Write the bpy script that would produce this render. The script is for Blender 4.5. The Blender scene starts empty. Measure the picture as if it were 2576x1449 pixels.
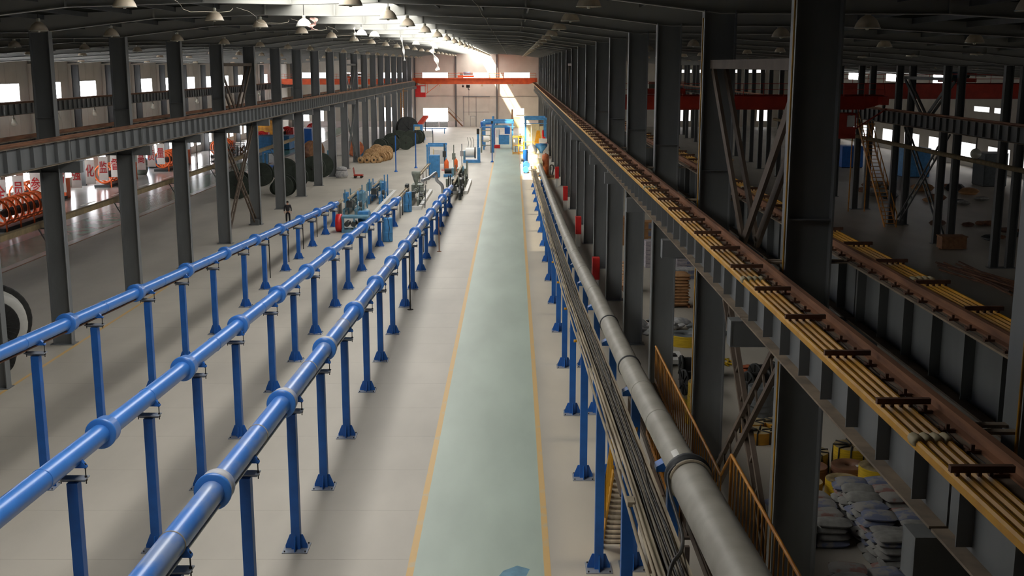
import bpy, math, random
from mathutils import Vector, Matrix

random.seed(7)
scene = bpy.context.scene
COL = scene.collection
PI = math.pi

# ------------------------------------------------------------------ camera
cam_d = bpy.data.cameras.new('camera')
cam_d.sensor_fit = 'HORIZONTAL'
cam_d.sensor_width = 36.0
cam_d.lens = 36.0 * 2850.0 / 2576.0
cam_d.shift_x = -3.0 / 2576.0
cam_d.clip_start = 0.1
cam_d.clip_end = 2000
cam = bpy.data.objects.new('camera', cam_d)
COL.objects.link(cam)
cam.location = (0, 0, 12.5)
cam.rotation_euler = (math.radians(90) - math.atan(561.5 / 2850.0), 0, 0)
scene.camera = cam

# ------------------------------------------------------------------ world, sun, exposure
world = bpy.data.worlds.new('overcast_sky')
scene.world = world
world.use_nodes = True
world.node_tree.nodes['Background'].inputs[0].default_value = (0.86, 0.93, 1.0, 1)
world.node_tree.nodes['Background'].inputs[1].default_value = 1.0

sun_d = bpy.data.lights.new('sun', 'SUN')
sun_d.energy = 60.0
sun_d.angle = math.radians(1.6)
sun_d.color = (1.0, 0.86, 0.62)
sun = bpy.data.objects.new('sun', sun_d)
COL.objects.link(sun)
sun.rotation_euler = Vector((0.58, 0.42, -1.0)).to_track_quat('-Z', 'Y').to_euler()

SKY_L = 4.6      # daylight glow of the translucent ridge sheets
WIN_L = 12.0       # daylight in the window panes
scene.view_settings.view_transform = 'Standard'
scene.view_settings.look = 'None'
scene.view_settings.exposure = 0.28
scene.view_settings.gamma = 1.0
scene.view_settings.use_curve_mapping = False

# ------------------------------------------------------------------ materials
def lin(c):
    return tuple(((v / 255.0) / 12.92 if v / 255.0 <= 0.04045 else ((v / 255.0 + 0.055) / 1.055) ** 2.4) for v in c)

def mat(name, rgb, rough=0.6, metal=0.0, var=0.15, scale=3.0, rgb2=None, bump=0.0, spec=0.5, stretch=None, coat=0.0, detail=5.0, lo=0.35, hi=0.65):
    """procedural paint / metal / concrete: two tones mixed by noise, slight relief"""
    m = bpy.data.materials.new(name)
    m.use_nodes = True
    nt = m.node_tree
    b = nt.nodes['Principled BSDF']
    c = lin(rgb)
    c2 = lin(rgb2) if rgb2 else tuple(v * (1 - var) for v in c)
    c1 = c if rgb2 else tuple(min(1, v * (1 + var)) for v in c)
    tc = nt.nodes.new('ShaderNodeTexCoord')
    mp = nt.nodes.new('ShaderNodeMapping')
    if stretch:
        mp.inputs['Scale'].default_value = stretch
    nz = nt.nodes.new('ShaderNodeTexNoise')
    nz.inputs['Scale'].default_value = scale
    nz.inputs['Detail'].default_value = detail
    cr = nt.nodes.new('ShaderNodeValToRGB')
    cr.color_ramp.elements[0].position = lo
    cr.color_ramp.elements[0].color = (*c2, 1)
    cr.color_ramp.elements[1].position = hi
    cr.color_ramp.elements[1].color = (*c1, 1)
    nt.links.new(tc.outputs['Object'], mp.inputs['Vector'])
    nt.links.new(mp.outputs['Vector'], nz.inputs['Vector'])
    nt.links.new(nz.outputs['Fac'], cr.inputs['Fac'])
    nt.links.new(cr.outputs['Color'], b.inputs['Base Color'])
    b.inputs['Roughness'].default_value = rough
    b.inputs['Metallic'].default_value = metal
    b.inputs['Specular IOR Level'].default_value = spec
    b.inputs['Coat Weight'].default_value = coat
    b.inputs['Coat Roughness'].default_value = 0.15
    if bump:
        bp = nt.nodes.new('ShaderNodeBump')
        bp.inputs['Strength'].default_value = bump
        bp.inputs['Distance'].default_value = 0.02
        nt.links.new(nz.outputs['Fac'], bp.inputs['Height'])
        nt.links.new(bp.outputs['Normal'], b.inputs['Normal'])
    return m

def glow(name, rgb, strength, through=0.0):
    m = bpy.data.materials.new(name)
    m.use_nodes = True
    nt = m.node_tree
    nt.nodes.remove(nt.nodes['Principled BSDF'])
    em = nt.nodes.new('ShaderNodeEmission')
    em.inputs[0].default_value = (*rgb, 1)
    em.inputs[1].default_value = strength
    out = nt.nodes['Material Output']
    if through > 0:
        tr = nt.nodes.new('ShaderNodeBsdfTransparent')
        tr.inputs[0].default_value = (through, through, through, 1)
        ad = nt.nodes.new('ShaderNodeAddShader')
        nt.links.new(em.outputs[0], ad.inputs[0])
        nt.links.new(tr.outputs[0], ad.inputs[1])
        nt.links.new(ad.outputs[0], out.inputs[0])
    else:
        nt.links.new(em.outputs[0], out.inputs[0])
    return m

M = {}
M['floor'] = mat('floor_concrete', (184, 177, 164), 0.5, var=0.10, scale=0.35, bump=0.02, spec=0.3, stretch=(1.0, 0.35, 1), detail=9)
M['epoxy'] = mat('floor_epoxy_grey', (180, 176, 170), 0.2, var=0.10, scale=0.5, stretch=(1, 0.3, 1), bump=0.015, detail=8)
M['epoxy_green'] = mat('floor_epoxy_green', (112, 152, 132), 0.2, var=0.08, scale=0.6, bump=0.015)
M['walk_green'] = mat('walkway_green_paint', (172, 186, 172), 0.45, var=0.08, scale=0.5, stretch=(1, 0.3, 1), detail=8)
M['walk_yellow'] = mat('walkway_yellow_paint', (214, 176, 112), 0.5, rgb2=(198, 180, 140), scale=1.5, lo=0.30, hi=0.42)
M['line_white'] = mat('line_white_paint', (215, 214, 200), 0.4)
M['joint'] = mat('slab_joint_grey', (176, 169, 157), 0.6, var=0.1)
M['wall'] = mat('wall_panel_offwhite', (208, 202, 190), 0.7, var=0.05, scale=0.6)
M['wall_dado'] = mat('wall_dado_pink_white', (222, 212, 208), 0.6, var=0.03)
M['rafter'] = mat('rafter_pale_grey', (176, 175, 168), 0.55, var=0.05, scale=1.0)
M['roof'] = mat('roof_sheet_dark', (40, 42, 38), 0.9, var=0.12, scale=0.4, spec=0.08)
M['steel'] = mat('steel_grey_paint', (118, 120, 121), 0.5, var=0.12, scale=1.2, stretch=(1, 1, 0.3))
M['steel_dark'] = mat('steel_dark_paint', (92, 94, 94), 0.6, var=0.14, scale=1.5, stretch=(1, 1, 0.3))
M['steel_brown'] = mat('steel_brown_primer', (96, 82, 70), 0.7, var=0.15, scale=2)
M['dusty'] = mat('dusty_flange', (152, 134, 114), 0.85, rgb2=(120, 108, 94), scale=2.5)
M['rust'] = mat('rail_rust', (160, 112, 82), 0.75, rgb2=(116, 80, 60), scale=4, stretch=(1, 0.2, 1))
M['rust_dark'] = mat('clip_rust_dark', (108, 78, 62), 0.8, var=0.2, scale=6)
M['yellow'] = mat('safety_yellow', (226, 164, 24), 0.5, rgb2=(206, 146, 22), scale=3)
M['cond'] = mat('conductor_yellow', (216, 156, 42), 0.5, rgb2=(160, 114, 40), scale=2.0, stretch=(1, 0.15, 1))
M['amber'] = mat('handrail_amber', (196, 132, 34), 0.5, rgb2=(168, 104, 28), scale=3)
M['blue'] = mat('pipe_blue', (62, 126, 208), 0.34, var=0.06, scale=1.0, coat=0.25)
M['blue_dusty'] = mat('pipe_blue_dusty', (64, 124, 206), 0.34, rgb2=(128, 150, 192), scale=1.4, stretch=(1, 0.4, 1), lo=0.40, hi=0.52, coat=0.25)
M['collar_dusty'] = mat('collar_dust', (184, 184, 188), 0.6, rgb2=(112, 136, 184), scale=2.2, lo=0.3, hi=0.5)
M['blue_post'] = mat('post_blue', (30, 98, 180), 0.45, var=0.10, scale=2.5)
M['blue_mach'] = mat('machine_blue', (70, 138, 194), 0.45, var=0.14, scale=3)
M['teal_mach'] = mat('machine_teal', (98, 142, 164), 0.5, var=0.16, scale=3)
M['galv'] = mat('galvanised_plate', (150, 156, 166), 0.45, 0.3, var=0.12, scale=5)
M['iron'] = mat('dark_iron', (44, 42, 40), 0.6, 0.3, var=0.2, scale=6)
M['grey_pipe'] = mat('grey_pipe_dusty', (176, 172, 160), 0.5, rgb2=(158, 153, 140), scale=1.6)
M['ring_dark'] = mat('rubber_ring', (60, 62, 64), 0.6, var=0.1)
M['tray'] = mat('tray_dusty', (186, 172, 148), 0.8, rgb2=(142, 130, 110), scale=3, stretch=(2, 0.2, 1))
M['cable_black'] = mat('cable_black', (34, 33, 32), 0.5, var=0.15)
M['cable_dust'] = mat('cable_dusty', (112, 104, 92), 0.8, var=0.2, scale=6)
M['drum_green'] = mat('drum_dark_green', (52, 60, 50), 0.7, var=0.2, scale=2)
M['drum_black'] = mat('drum_black', (46, 46, 44), 0.65, var=0.2, scale=3)
M['wood'] = mat('wood_pale', (206, 170, 122), 0.75, rgb2=(172, 134, 92), scale=4, stretch=(1, 6, 1))
M['wood_brown'] = mat('wood_brown', (140, 98, 66), 0.75, var=0.2, scale=4)
M['cable_white'] = mat('cable_white', (206, 204, 196), 0.5, var=0.06, scale=3)
M['cable_olive'] = mat('cable_olive', (120, 118, 84), 0.6, var=0.2, scale=4)
M['orange'] = mat('crane_orange', (232, 104, 50), 0.5, rgb2=(208, 84, 40), scale=1.0)
M['red_dark'] = mat('crane_red', (178, 54, 34), 0.5, var=0.15, scale=1.2)
M['mach_orange'] = mat('machine_orange', (250, 112, 48), 0.45, var=0.12, scale=3)
M['red'] = mat('fire_red', (208, 36, 34), 0.4, var=0.08)
M['rust_tank'] = mat('tank_orange_rust', (190, 108, 66), 0.6, rgb2=(158, 84, 52), scale=3)
M['white'] = mat('white_paint', (226, 224, 218), 0.5, var=0.04)
M['cream'] = mat('cream_paint', (222, 206, 164), 0.5, var=0.06)
M['lamp'] = mat('lamp_shade_dusty', (236, 218, 194), 0.4, rgb2=(206, 190, 164), scale=3)
M['lamp_white'] = mat('lamp_shade_white', (232, 230, 226), 0.4, var=0.03)
M['lamp_rim'] = mat('lamp_rim_glass', (214, 212, 196), 0.2, var=0.03)
M['silver'] = mat('silver_metal', (176, 178, 180), 0.35, 0.6, var=0.1)
M['mach_grey'] = mat('machine_grey_green', (132, 138, 126), 0.5, var=0.18, scale=4)
M['mach_dark'] = mat('machine_dark', (62, 66, 66), 0.5, 0.2, var=0.2, scale=5)
M['bag_brown'] = mat('sack_brown', (196, 152, 106), 0.85, rgb2=(168, 124, 84), scale=3, bump=0.15)
M['bag_grey'] = mat('sack_grey', (152, 150, 144), 0.75, rgb2=(126, 124, 120), scale=4, bump=0.2)
M['bag_print'] = mat('sack_print', (116, 122, 146), 0.75, rgb2=(150, 146, 142), scale=3, lo=0.45, hi=0.55)
M['bag_red'] = mat('sack_print_red', (150, 112, 104), 0.75, rgb2=(152, 148, 142), scale=3, lo=0.5, hi=0.6)
M['bag_white'] = mat('sack_white', (196, 194, 190), 0.7, rgb2=(150, 150, 152), scale=5, bump=0.2)
M['tape_yellow'] = mat('tape_yellow', (226, 190, 44), 0.5, rgb2=(196, 160, 36), scale=2, stretch=(1, 1, 14))
M['tape_top'] = mat('tape_end_paper', (178, 158, 118), 0.7, rgb2=(150, 132, 92), scale=6)
M['coil_brown'] = mat('coil_brown', (138, 98, 72), 0.6, rgb2=(110, 76, 58), scale=2, stretch=(1, 1, 14))
M['coil_grey'] = mat('coil_grey', (112, 116, 118), 0.6, var=0.2, scale=3)
M['card'] = mat('carton', (176, 130, 86), 0.8, var=0.1, scale=4)
M['foam'] = mat('pallet_pack_white', (196, 186, 184), 0.7, rgb2=(150, 146, 160), scale=3, stretch=(1, 1, 5))
M['banner'] = mat('banner_white', (246, 240, 232), 0.75, var=0.02)
M['ink_red'] = mat('banner_red_ink', (200, 44, 44), 0.7, var=0.05)
M['plank'] = mat('old_plank', (134, 116, 84), 0.85, rgb2=(112, 96, 70), scale=3)
M['skin'] = mat('skin', (196, 150, 122), 0.6, var=0.05)
M['cloth_dark'] = mat('cloth_dark', (50, 48, 50), 0.9, var=0.15, scale=20)
M['cloth_black'] = mat('cloth_black', (30, 30, 34), 0.9, var=0.15, scale=20)
M['hair'] = mat('hair_black', (24, 21, 20), 0.6, var=0.15, scale=40)
M['cloth_white'] = mat('rag_white', (232, 228, 222), 0.8, var=0.05)
M['cloth_pink'] = mat('rag_pink', (206, 148, 140), 0.8, rgb2=(226, 190, 176), scale=6)
M['gutter'] = mat('gutter_pale', (190, 176, 142), 0.6, var=0.1)
M['wire'] = mat('wire_pale', (140, 134, 116), 0.7)
M['sky_panel'] = glow('skylight_sheet_milky', (1.0, 0.985, 0.95), SKY_L, 0.09)
M['sky_half'] = glow('skylight_sheet_half_clear', (1.0, 0.985, 0.95), SKY_L, 0.18)
M['sky_left'] = glow('skylight_sheet_left', (1.0, 0.985, 0.95), SKY_L, 0.01)
M['sky_clear'] = glow('skylight_sheet_clear', (1.0, 0.985, 0.95), SKY_L, 0.6)
M['win'] = glow('window_daylight', (0.96, 0.96, 1.0), WIN_L)
M['win_dim'] = glow('window_daylight_dim', (0.95, 0.93, 0.92), 1.8)

# ------------------------------------------------------------------ mesh helpers
class MB:
    def __init__(s):
        s.v = []; s.f = []; s.sm = []
    def add(s, vs, fs, smooth=False):
        o = len(s.v)
        s.v += [tuple(p) for p in vs]
        for f in fs:
            s.f.append(tuple(i + o for i in f)); s.sm.append(smooth)
        return s
    def box(s, x0, x1, y0, y1, z0, z1):
        vs = [(x0,y0,z0),(x1,y0,z0),(x1,y1,z0),(x0,y1,z0),(x0,y0,z1),(x1,y0,z1),(x1,y1,z1),(x0,y1,z1)]
        return s.add(vs, [(3,2,1,0),(4,5,6,7),(0,1,5,4),(1,2,6,5),(2,3,7,6),(3,0,4,7)])
    def bar(s, p0, p1, w, h=None, up=(0,0,1)):
        """oriented box from p0 to p1; w across, h along 'up'"""
        h = w if h is None else h
        p0 = Vector(p0); p1 = Vector(p1); d = (p1 - p0).normalized(); u = Vector(up)
        if abs(d.dot(u)) > 0.98: u = Vector((0,1,0))
        a = d.cross(u).normalized(); b = a.cross(d).normalized()
        vs = []
        for p in (p0, p1):
            for i, j in ((-1,-1),(1,-1),(1,1),(-1,1)):
                vs.append(p + a*(i*w/2) + b*(j*h/2))
        return s.add(vs, [(3,2,1,0),(4,5,6,7),(0,1,5,4),(1,2,6,5),(2,3,7,6),(3,0,4,7)])
    def tube(s, pts, r, n=10, cap=True):
        """round tube along a polyline; r number or list"""
        P = [Vector(p) for p in pts]
        R = r if isinstance(r, (list, tuple)) else [r]*len(P)
        vs = []
        a = None
        for i, p in enumerate(P):
            d = ((P[min(i+1, len(P)-1)] - P[max(i-1, 0)])).normalized()
            if a is None:
                u = Vector((0,0,1)) if abs(d.z) < 0.9 else Vector((1,0,0))
                a = d.cross(u).normalized()
            else:
                a = (a - d*a.dot(d)).normalized()
            b = a.cross(d).normalized()
            for k in range(n):
                t = 2*PI*k/n
                vs.append(p + (a*math.cos(t) + b*math.sin(t))*R[i])
        fs = []
        for i in range(len(P)-1):
            for k in range(n):
                k2 = (k+1) % n
                fs.append((i*n+k, i*n+k2, (i+1)*n+k2, (i+1)*n+k))
        s.add(vs, fs, True)
        if cap:
            s.add(vs[:n], [tuple(range(n-1, -1, -1))]); s.add(vs[-n:], [tuple(range(n))])
        return s
    def lathe(s, prof, n=20, c=(0,0,0), axis='z'):
        """profile of (radius, height) turned round an axis through c"""
        vs = []
        for r, h in prof:
            for k in range(n):
                t = 2*PI*k/n
                q = (r*math.cos(t), r*math.sin(t), h)
                if axis == 'x': q = (h, q[0], q[1])
                elif axis == 'y': q = (q[1], h, q[0])
                vs.append((q[0]+c[0], q[1]+c[1], q[2]+c[2]))
        fs = []
        for i in range(len(prof)-1):
            for k in range(n):
                k2 = (k+1) % n
                fs.append((i*n+k, i*n+k2, (i+1)*n+k2, (i+1)*n+k))
        return s.add(vs, fs, True)
    def prism(s, poly, a, b, axis='y'):
        """extrude a 2-D polygon between a and b along an axis"""
        n = len(poly)
        def q(p, t):
            return {'y': (p[0], t, p[1]), 'x': (t, p[0], p[1]), 'z': (p[0], p[1], t)}[axis]
        vs = [q(p, a) for p in poly] + [q(p, b) for p in poly]
        fs = [tuple(range(n-1, -1, -1)), tuple(range(n, 2*n))] + [(i, (i+1) % n, n+(i+1) % n, n+i) for i in range(n)]
        return s.add(vs, fs)
    def mesh(s, name, m=None):
        me = bpy.data.meshes.new(name)
        me.from_pydata(s.v, [], s.f)
        me.polygons.foreach_set('use_smooth', s.sm)
        if m: me.materials.append(M[m] if isinstance(m, str) else m)
        me.update()
        import bmesh
        bm = bmesh.new(); bm.from_mesh(me)
        bmesh.ops.recalc_face_normals(bm, faces=bm.faces)
        bm.to_mesh(me); bm.free()
        return me

def put(name, me, parent=None, loc=(0,0,0), rot=(0,0,0), scale=None):
    o = bpy.data.objects.new(name, me)
    COL.objects.link(o)
    o.location = loc; o.rotation_euler = rot
    if scale: o.scale = scale
    if parent is not None: o.parent = parent
    return o

def obj(name, mb, m, parent=None, loc=(0,0,0), rot=(0,0,0)):
    return put(name, mb.mesh(name, m), parent, loc, rot)

def tag(o, label, cat, group=None):
    o['label'] = label; o['category'] = cat
    if group: o['group'] = group
    return o

def thing(name, label, cat, loc=(0,0,0), rz=0, group=None):
    o = bpy.data.objects.new(name, None)
    COL.objects.link(o)
    o.empty_display_size = 0.2
    o.location = loc; o.rotation_euler = (0,0,rz)
    return tag(o, label, cat, group)

def structure(o):
    o['kind'] = 'structure'
    return o

def stuff(o):
    o['kind'] = 'stuff'
    return o

def copy_tree(o, parent=None):
    c = o.copy(); COL.objects.link(c); c.parent = parent
    for ch in list(o.children): copy_tree(ch, c)
    return c

ONES = ['', 'first','second','third','fourth','fifth','sixth','seventh','eighth','ninth','tenth','eleventh','twelfth','thirteenth','fourteenth','fifteenth','sixteenth','seventeenth','eighteenth','nineteenth']
TENS = {2:'twenty',3:'thirty',4:'forty',5:'fifty'}
def nth(n):
    if n < 20: return ONES[n]
    t, r = divmod(n, 10)
    if r == 0: return TENS[t][:-1] + 'ieth'
    return TENS[t] + '-' + ONES[r]

BAY = 9.85
def gy(k): return 20.75 + BAY*k      # frame lines along the hall
YEND = 235.0
XL, XR = -20.5, 5.43                 # column rows of the main hall
XLW = -46.0                          # far left wall
XRR = 30.6                           # column row on the right
XRW = 57.0                           # far right wall
RIDGE = -7.7
def roof_z(x): return 15.35 - 0.058*abs(x - RIDGE)

# ================================================================== the setting
Y0 = -16.0
fl = structure(obj('floor', MB().box(XLW-0.4, XRW+0.4, Y0, YEND+0.3, -0.3, 0.0), 'floor'))
obj('epoxy_coat', MB().box(-45.9, -31.2, Y0+1, YEND-0.1, 0.0, 0.004), 'epoxy', fl)
obj('green_lane', MB().box(-35.4, -32.0, Y0+1, YEND-0.1, 0.004, 0.007), 'epoxy_green', fl)
obj('lane_line', MB().box(-31.35, -31.2, Y0+1, YEND-0.1, 0.004, 0.007), 'rust', fl)
for k in range(14):
    obj('lane_dash', MB().box(-39.2, -38.9, 62+k*8.0, 65.5+k*8.0, 0.004, 0.007), 'line_white', fl)
obj('walkway_paint', MB().box(-2.5, 0.78, Y0+1, 198, 0.0, 0.004), 'walk_green', fl)
obj('walkway_line', MB().box(-2.68, -2.5, Y0+1, 150, 0.0, 0.005), 'walk_yellow', fl)
obj('walkway_line', MB().box(0.78, 0.95, Y0+1, 130, 0.0, 0.005), 'walk_yellow', fl)
obj('column_line', MB().box(-19.95, -19.8, 20, 64, 0.0, 0.004), 'walk_yellow', fl)
for k in range(40):   # saw-cut floor joints of the slab, seen as faint cross lines
    y = 24 + k*3.28
    if y < 120:
        obj('slab_joint', MB().box(-19.5, -2.7, y, y+0.012, 0.0, 0.002), 'joint', fl)

# walls -------------------------------------------------------------
def panel_wall(name, axis, at, a0, a1, h, m, thick=0.2, seam=1.0, side=1):
    """wall sheeted with upright panels: the slab and each row of panel ribs"""
    mb = MB()
    if axis == 'y': mb.box(a0, a1, at, at+thick, 0, h)
    else: mb.box(at, at+thick, a0, a1, 0, h)
    w = structure(obj(name, mb, m))
    return w
wb = panel_wall('wall_back', 'y', YEND, XLW, XRW, 16.0, 'wall')
rib = MB().box(-0.012, 0.012, -0.012, 0.0, 1.15, 13.9).mesh('panel_seam', 'wall')
for k in range(66):
    x = -46 + k*0.78
    put('panel_seam', rib, wb, (x, YEND, 0))
obj('dado', MB().box(XLW, XR, YEND-0.05, YEND, 0, 1.12), 'wall_dado', wb)
obj('girt_cable', MB().bar((-20, YEND-0.1, 6.25), (5, YEND-0.1, 6.15), 0.05), 'steel_dark', wb)
wl = panel_wall('wall_left', 'x', XLW-0.2, Y0, YEND, 13.2, 'wall')
wr = panel_wall('wall_right', 'x', XRW, Y0, YEND, 11.8, 'wall')
wf = panel_wall('wall_front', 'y', Y0-0.2, XLW, XRW, 16.0, 'wall')
rib2 = MB().box(0, 0.012, -0.012, 0.012, 0.2, 12.9).mesh('panel_seam', 'wall')
for k in range(70):
    put('panel_seam', rib2, wl, (XLW, 60+k*2.46, 0))

# windows -----------------------------------------------------------
WN = [0]
def window(axis, at, a0, a1, z0, z1, m='win', panes=2, face=-1):
    """frame with panes set side by side; 'face' is the direction the room lies in"""
    WN[0] += 1
    fr = MB(); t = 0.05; d = 0.07*face
    def bx(mb, b0, b1, c0, c1, depth0, depth1):
        lo, hi = sorted((at+depth0, at+depth1))
        if axis == 'y': mb.box(b0, b1, lo, hi, c0, c1)
        else: mb.box(lo, hi, b0, b1, c0, c1)
    bx(fr, a0-t, a1+t, z1, z1+t, 0, d); bx(fr, a0-t, a1+t, z0-t, z0, 0, d)
    bx(fr, a0-t, a0, z0, z1, 0, d); bx(fr, a1, a1+t, z0, z1, 0, d)
    step = (a1-a0)/panes
    for i in range(1, panes): bx(fr, a0+i*step-0.012, a0+i*step+0.012, z0, z1, 0, d)
    w = structure(obj('window_%d' % WN[0], fr, 'white'))
    for i in range(panes):
        mb = MB(); bx(mb, a0+i*step+0.012, a0+(i+1)*step-0.012, z0, z1, 0.01*face, 0.03*face)
        obj('pane', mb, m, w)
    return w

for k in range(-2, 14):                                # left wall, high row
    c = 99.55 + BAY*k
    if c+7.5 < YEND: window('x', XLW, c+1.3, c+7.4, 9.2, 10.78, panes=3, face=1)
for k in range(-2, 13):                                # left wall, low row
    c = 99.55 + BAY*k
    window('x', XLW, c+2.9, c+5.1, 1.05, 2.5, panes=2, face=1)
    window('x', XLW, c+6.7, c+8.9, 1.05, 2.5, panes=2, face=1)
for x in (-43.4, -35.2, -26.9, -18.5, -10.15, -1.8):  # end wall, high row
    window('y', YEND, x, x+5.17, 9.87, 10.91, panes=2)
window('y', YEND, -18.42, -13.39, 1.2, 3.78, panes=3)
for x0, x1 in ((-43.3, -41.9), (-40.2, -38.9), (-27.4, -24.9), (-23.6, -22.1)):
    window('y', YEND, x0, x1, 1.2, 3.9, panes=2)
window('y', YEND, 0.6, 2.2, 2.5, 3.7, panes=1)
for k in range(-2, 19):                                # far right wall
    c = gy(k)
    if k in (13, 15, 17): window('x', XRW, c+1.3, c+7.4, 10.1, 11.25, 'win', panes=3)
    window('x', XRW, c+1.3, c+7.4, 1.0, 2.9, 'win_dim', panes=2)  # nearer low windows lie out of view, added to light the right bay
for c in (131, 137): window('x', XRW, c, c+4.6, 6.9, 7.5, 'win_dim', panes=2)
for x in (33, 38, 43, 48): window('y', YEND, x, x+3.4, 10.9, 11.5, 'win_dim', panes=2)
for x in (34, 42, 50): window('y', YEND, x, x+2.4, 1.2, 3.4, 'win_dim', panes=2)

# door in the end wall -----------------------------------------------
dr = structure(obj('door_1', MB().box(-10.1, -7.62, YEND-0.10, YEND-0.04, 0.05, 6.05).box(-7.54, -5.0, YEND-0.10, YEND-0.04, 0.05, 6.05), 'wall'))
obj('door_track', MB().box(-10.3, -4.8, YEND-0.22, YEND-0.04, 6.05, 6.22), 'steel', dr)
obj('centre_post', MB().box(-7.62, -7.54, YEND-0.16, YEND-0.02, 0, 6.05), 'steel_dark', dr)
obj('cross_rail', MB().box(-10.1, -5.0, YEND-0.13, YEND-0.10, 2.98, 3.05), 'steel', dr)
obj('side_trim', MB().box(-10.2, -10.1, YEND-0.14, YEND-0.04, 0, 6.05), 'steel', dr)
wk = obj('wicket_door', MB().box(-8.75, -7.75, YEND-0.13, YEND-0.10, 0.1, 2.1), 'wall', dr)
obj('wicket_frame', MB().box(-8.80, -8.75, YEND-0.14, YEND-0.10, 0.1, 2.15).box(-7.75, -7.70, YEND-0.14, YEND-0.10, 0.1, 2.15).box(-8.8, -7.7, YEND-0.14, YEND-0.10, 2.1, 2.15), 'steel', wk)
obj('sign_plate', MB().box(-8.55, -8.0, YEND-0.16, YEND-0.13, 1.95, 2.08), 'white', dr)

# roof ----------------------------------------------------------------
def roof_piece(x0, x1, m, th=0.06, y0=Y0-0.2, y1=YEND+0.2):
    mb = MB(); a, b = roof_z(x0), roof_z(x1)
    mb.prism([(x0, a), (x1, b), (x1, b+th), (x0, a+th)], y0, y1)
    return mb
SK0, SK1 = RIDGE, -5.0
SKL = RIDGE-1.8
ce = structure(obj('ceiling', roof_piece(XLW-0.3, SKL, 'roof'), 'roof'))
obj('roof_sheet', roof_piece(SK1, XRW+0.3, 'roof'), 'roof', ce)
for y0_, y1_ in ((Y0-0.2, gy(-1)),): obj('roof_sheet', roof_piece(SK0, SK1, 'roof', y0=y0_, y1=y1_), 'roof', ce); obj('roof_sheet', roof_piece(SKL, SK0, 'roof', y0=y0_, y1=y1_), 'roof', ce)
XS = [XLW, XL-6, XL, XL+5, RIDGE-3, RIDGE, RIDGE+3, XR-5, XR, XR+6, XRR-6, XRR, XRR+6, XRW]
DP = [0.5, 0.42, 0.72, 0.42, 0.55, 0.78, 0.55, 0.42, 0.75, 0.42, 0.42, 0.7, 0.42, 0.5]
def rafter_mesh():
    mb = MB()
    for i in range(len(XS)-1):
        xa, xb, da, db = XS[i], XS[i+1], DP[i], DP[i+1]
        za, zb = roof_z(xa), roof_z(xb)
        mb.prism([(xa, za-da), (xb, zb-db), (xb, zb-0.02), (xa, za-0.02)], -0.012, 0.012)
        mb.prism([(xa, za-da-0.025), (xb, zb-db-0.025), (xb, zb-db), (xa, za-da)], -0.14, 0.14)
    for x, d in ((RIDGE, 0.78), (RIDGE-3, 0.55), (RIDGE+3, 0.55), (XL+5, 0.42), (XR-5, 0.42), (XR+6, .42), (XRR-6, .42), (XL-6, .42)):
        z = roof_z(x); mb.box(x-0.03, x+0.03, -0.14, 0.14, z-d-0.02, z-0.02)
    return mb.mesh('rafter', 'rafter')
RM = rafter_mesh()
for k in range(-2, 22): put('rafter', RM, ce, (0, gy(k), 0))
for i, x in enumerate([-45+1.9*j for j in range(19)] + [-9.55, -7.75, -4.95] + [-3.2+1.9*j for j in range(32)]):
    z = roof_z(x)
    if x < XRW-0.5: obj('purlin', MB().box(x-0.035, x+0.035, Y0, YEND, z-0.2, z-0.01), 'steel_dark', ce)
obj('purlin', MB().box(-6.38, -6.34, Y0, YEND, roof_z(-6.36)-0.12, roof_z(-6.36)-0.02), 'steel', ce)
for k in range(-1, 22):                               # milky sheets between the frames, clear ones at the far end
    a, b = gy(k), min(gy(k)+BAY, YEND)
    for h in (0, 1):
        p, q = a+(b-a)*h/2, a+(b-a)*(h+1)/2
        obj('skylight_sheet', roof_piece(SK0, SK1, None, 0.012, p, q), 'sky_clear' if k >= 10 else ('sky_half' if k >= 5 else 'sky_panel'), ce)
        obj('skylight_sheet', roof_piece(SKL, SK0, None, 0.012, p, q), 'sky_left', ce)
# long roof tie lines seen right of the skylight
for x in (-1.2,): obj('ridge_cable', MB().tube([(x, y, roof_z(x)-0.5-0.1*(i % 2)) for i, y in enumerate(range(20, 231, 5))], 0.012, 5), 'wire', ce)

# ================================================================== steel columns
def hsec(mb, x, depth, bf, z0, z1, t=0.035, tw=0.02):
    """upright H section, flanges facing left and right"""
    mb.box(x-depth/2, x-depth/2+t, -bf/2, bf/2, z0, z1)
    mb.box(x+depth/2-t, x+depth/2, -bf/2, bf/2, z0, z1)
    mb.box(x-depth/2+t, x+depth/2-t, -tw/2, tw/2, z0, z1)
    return mb

def corbel(side, depth, z1, m):
    """bracket that carries the crane girder; side -1 left, +1 right"""
    a = side*depth/2; b = side*(depth/2+0.95)
    mb = MB()
    lo, hi = min(a, b), max(a, b)
    mb.box(lo, hi, -0.18, 0.18, z1-0.03, z1)
    mb.box(lo, hi, -0.18, 0.18, z1-0.5, z1-0.47)
    mb.box(lo, hi, -0.17, -0.15, z1-0.47, z1-0.03).box(lo, hi, 0.15, 0.17, z1-0.47, z1-0.03)
    mb.box(min(b, b-side*0.03), max(b, b-side*0.03), -0.18, 0.18, z1-0.47, z1-0.03)
    return mb.mesh('corbel', m)

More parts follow.
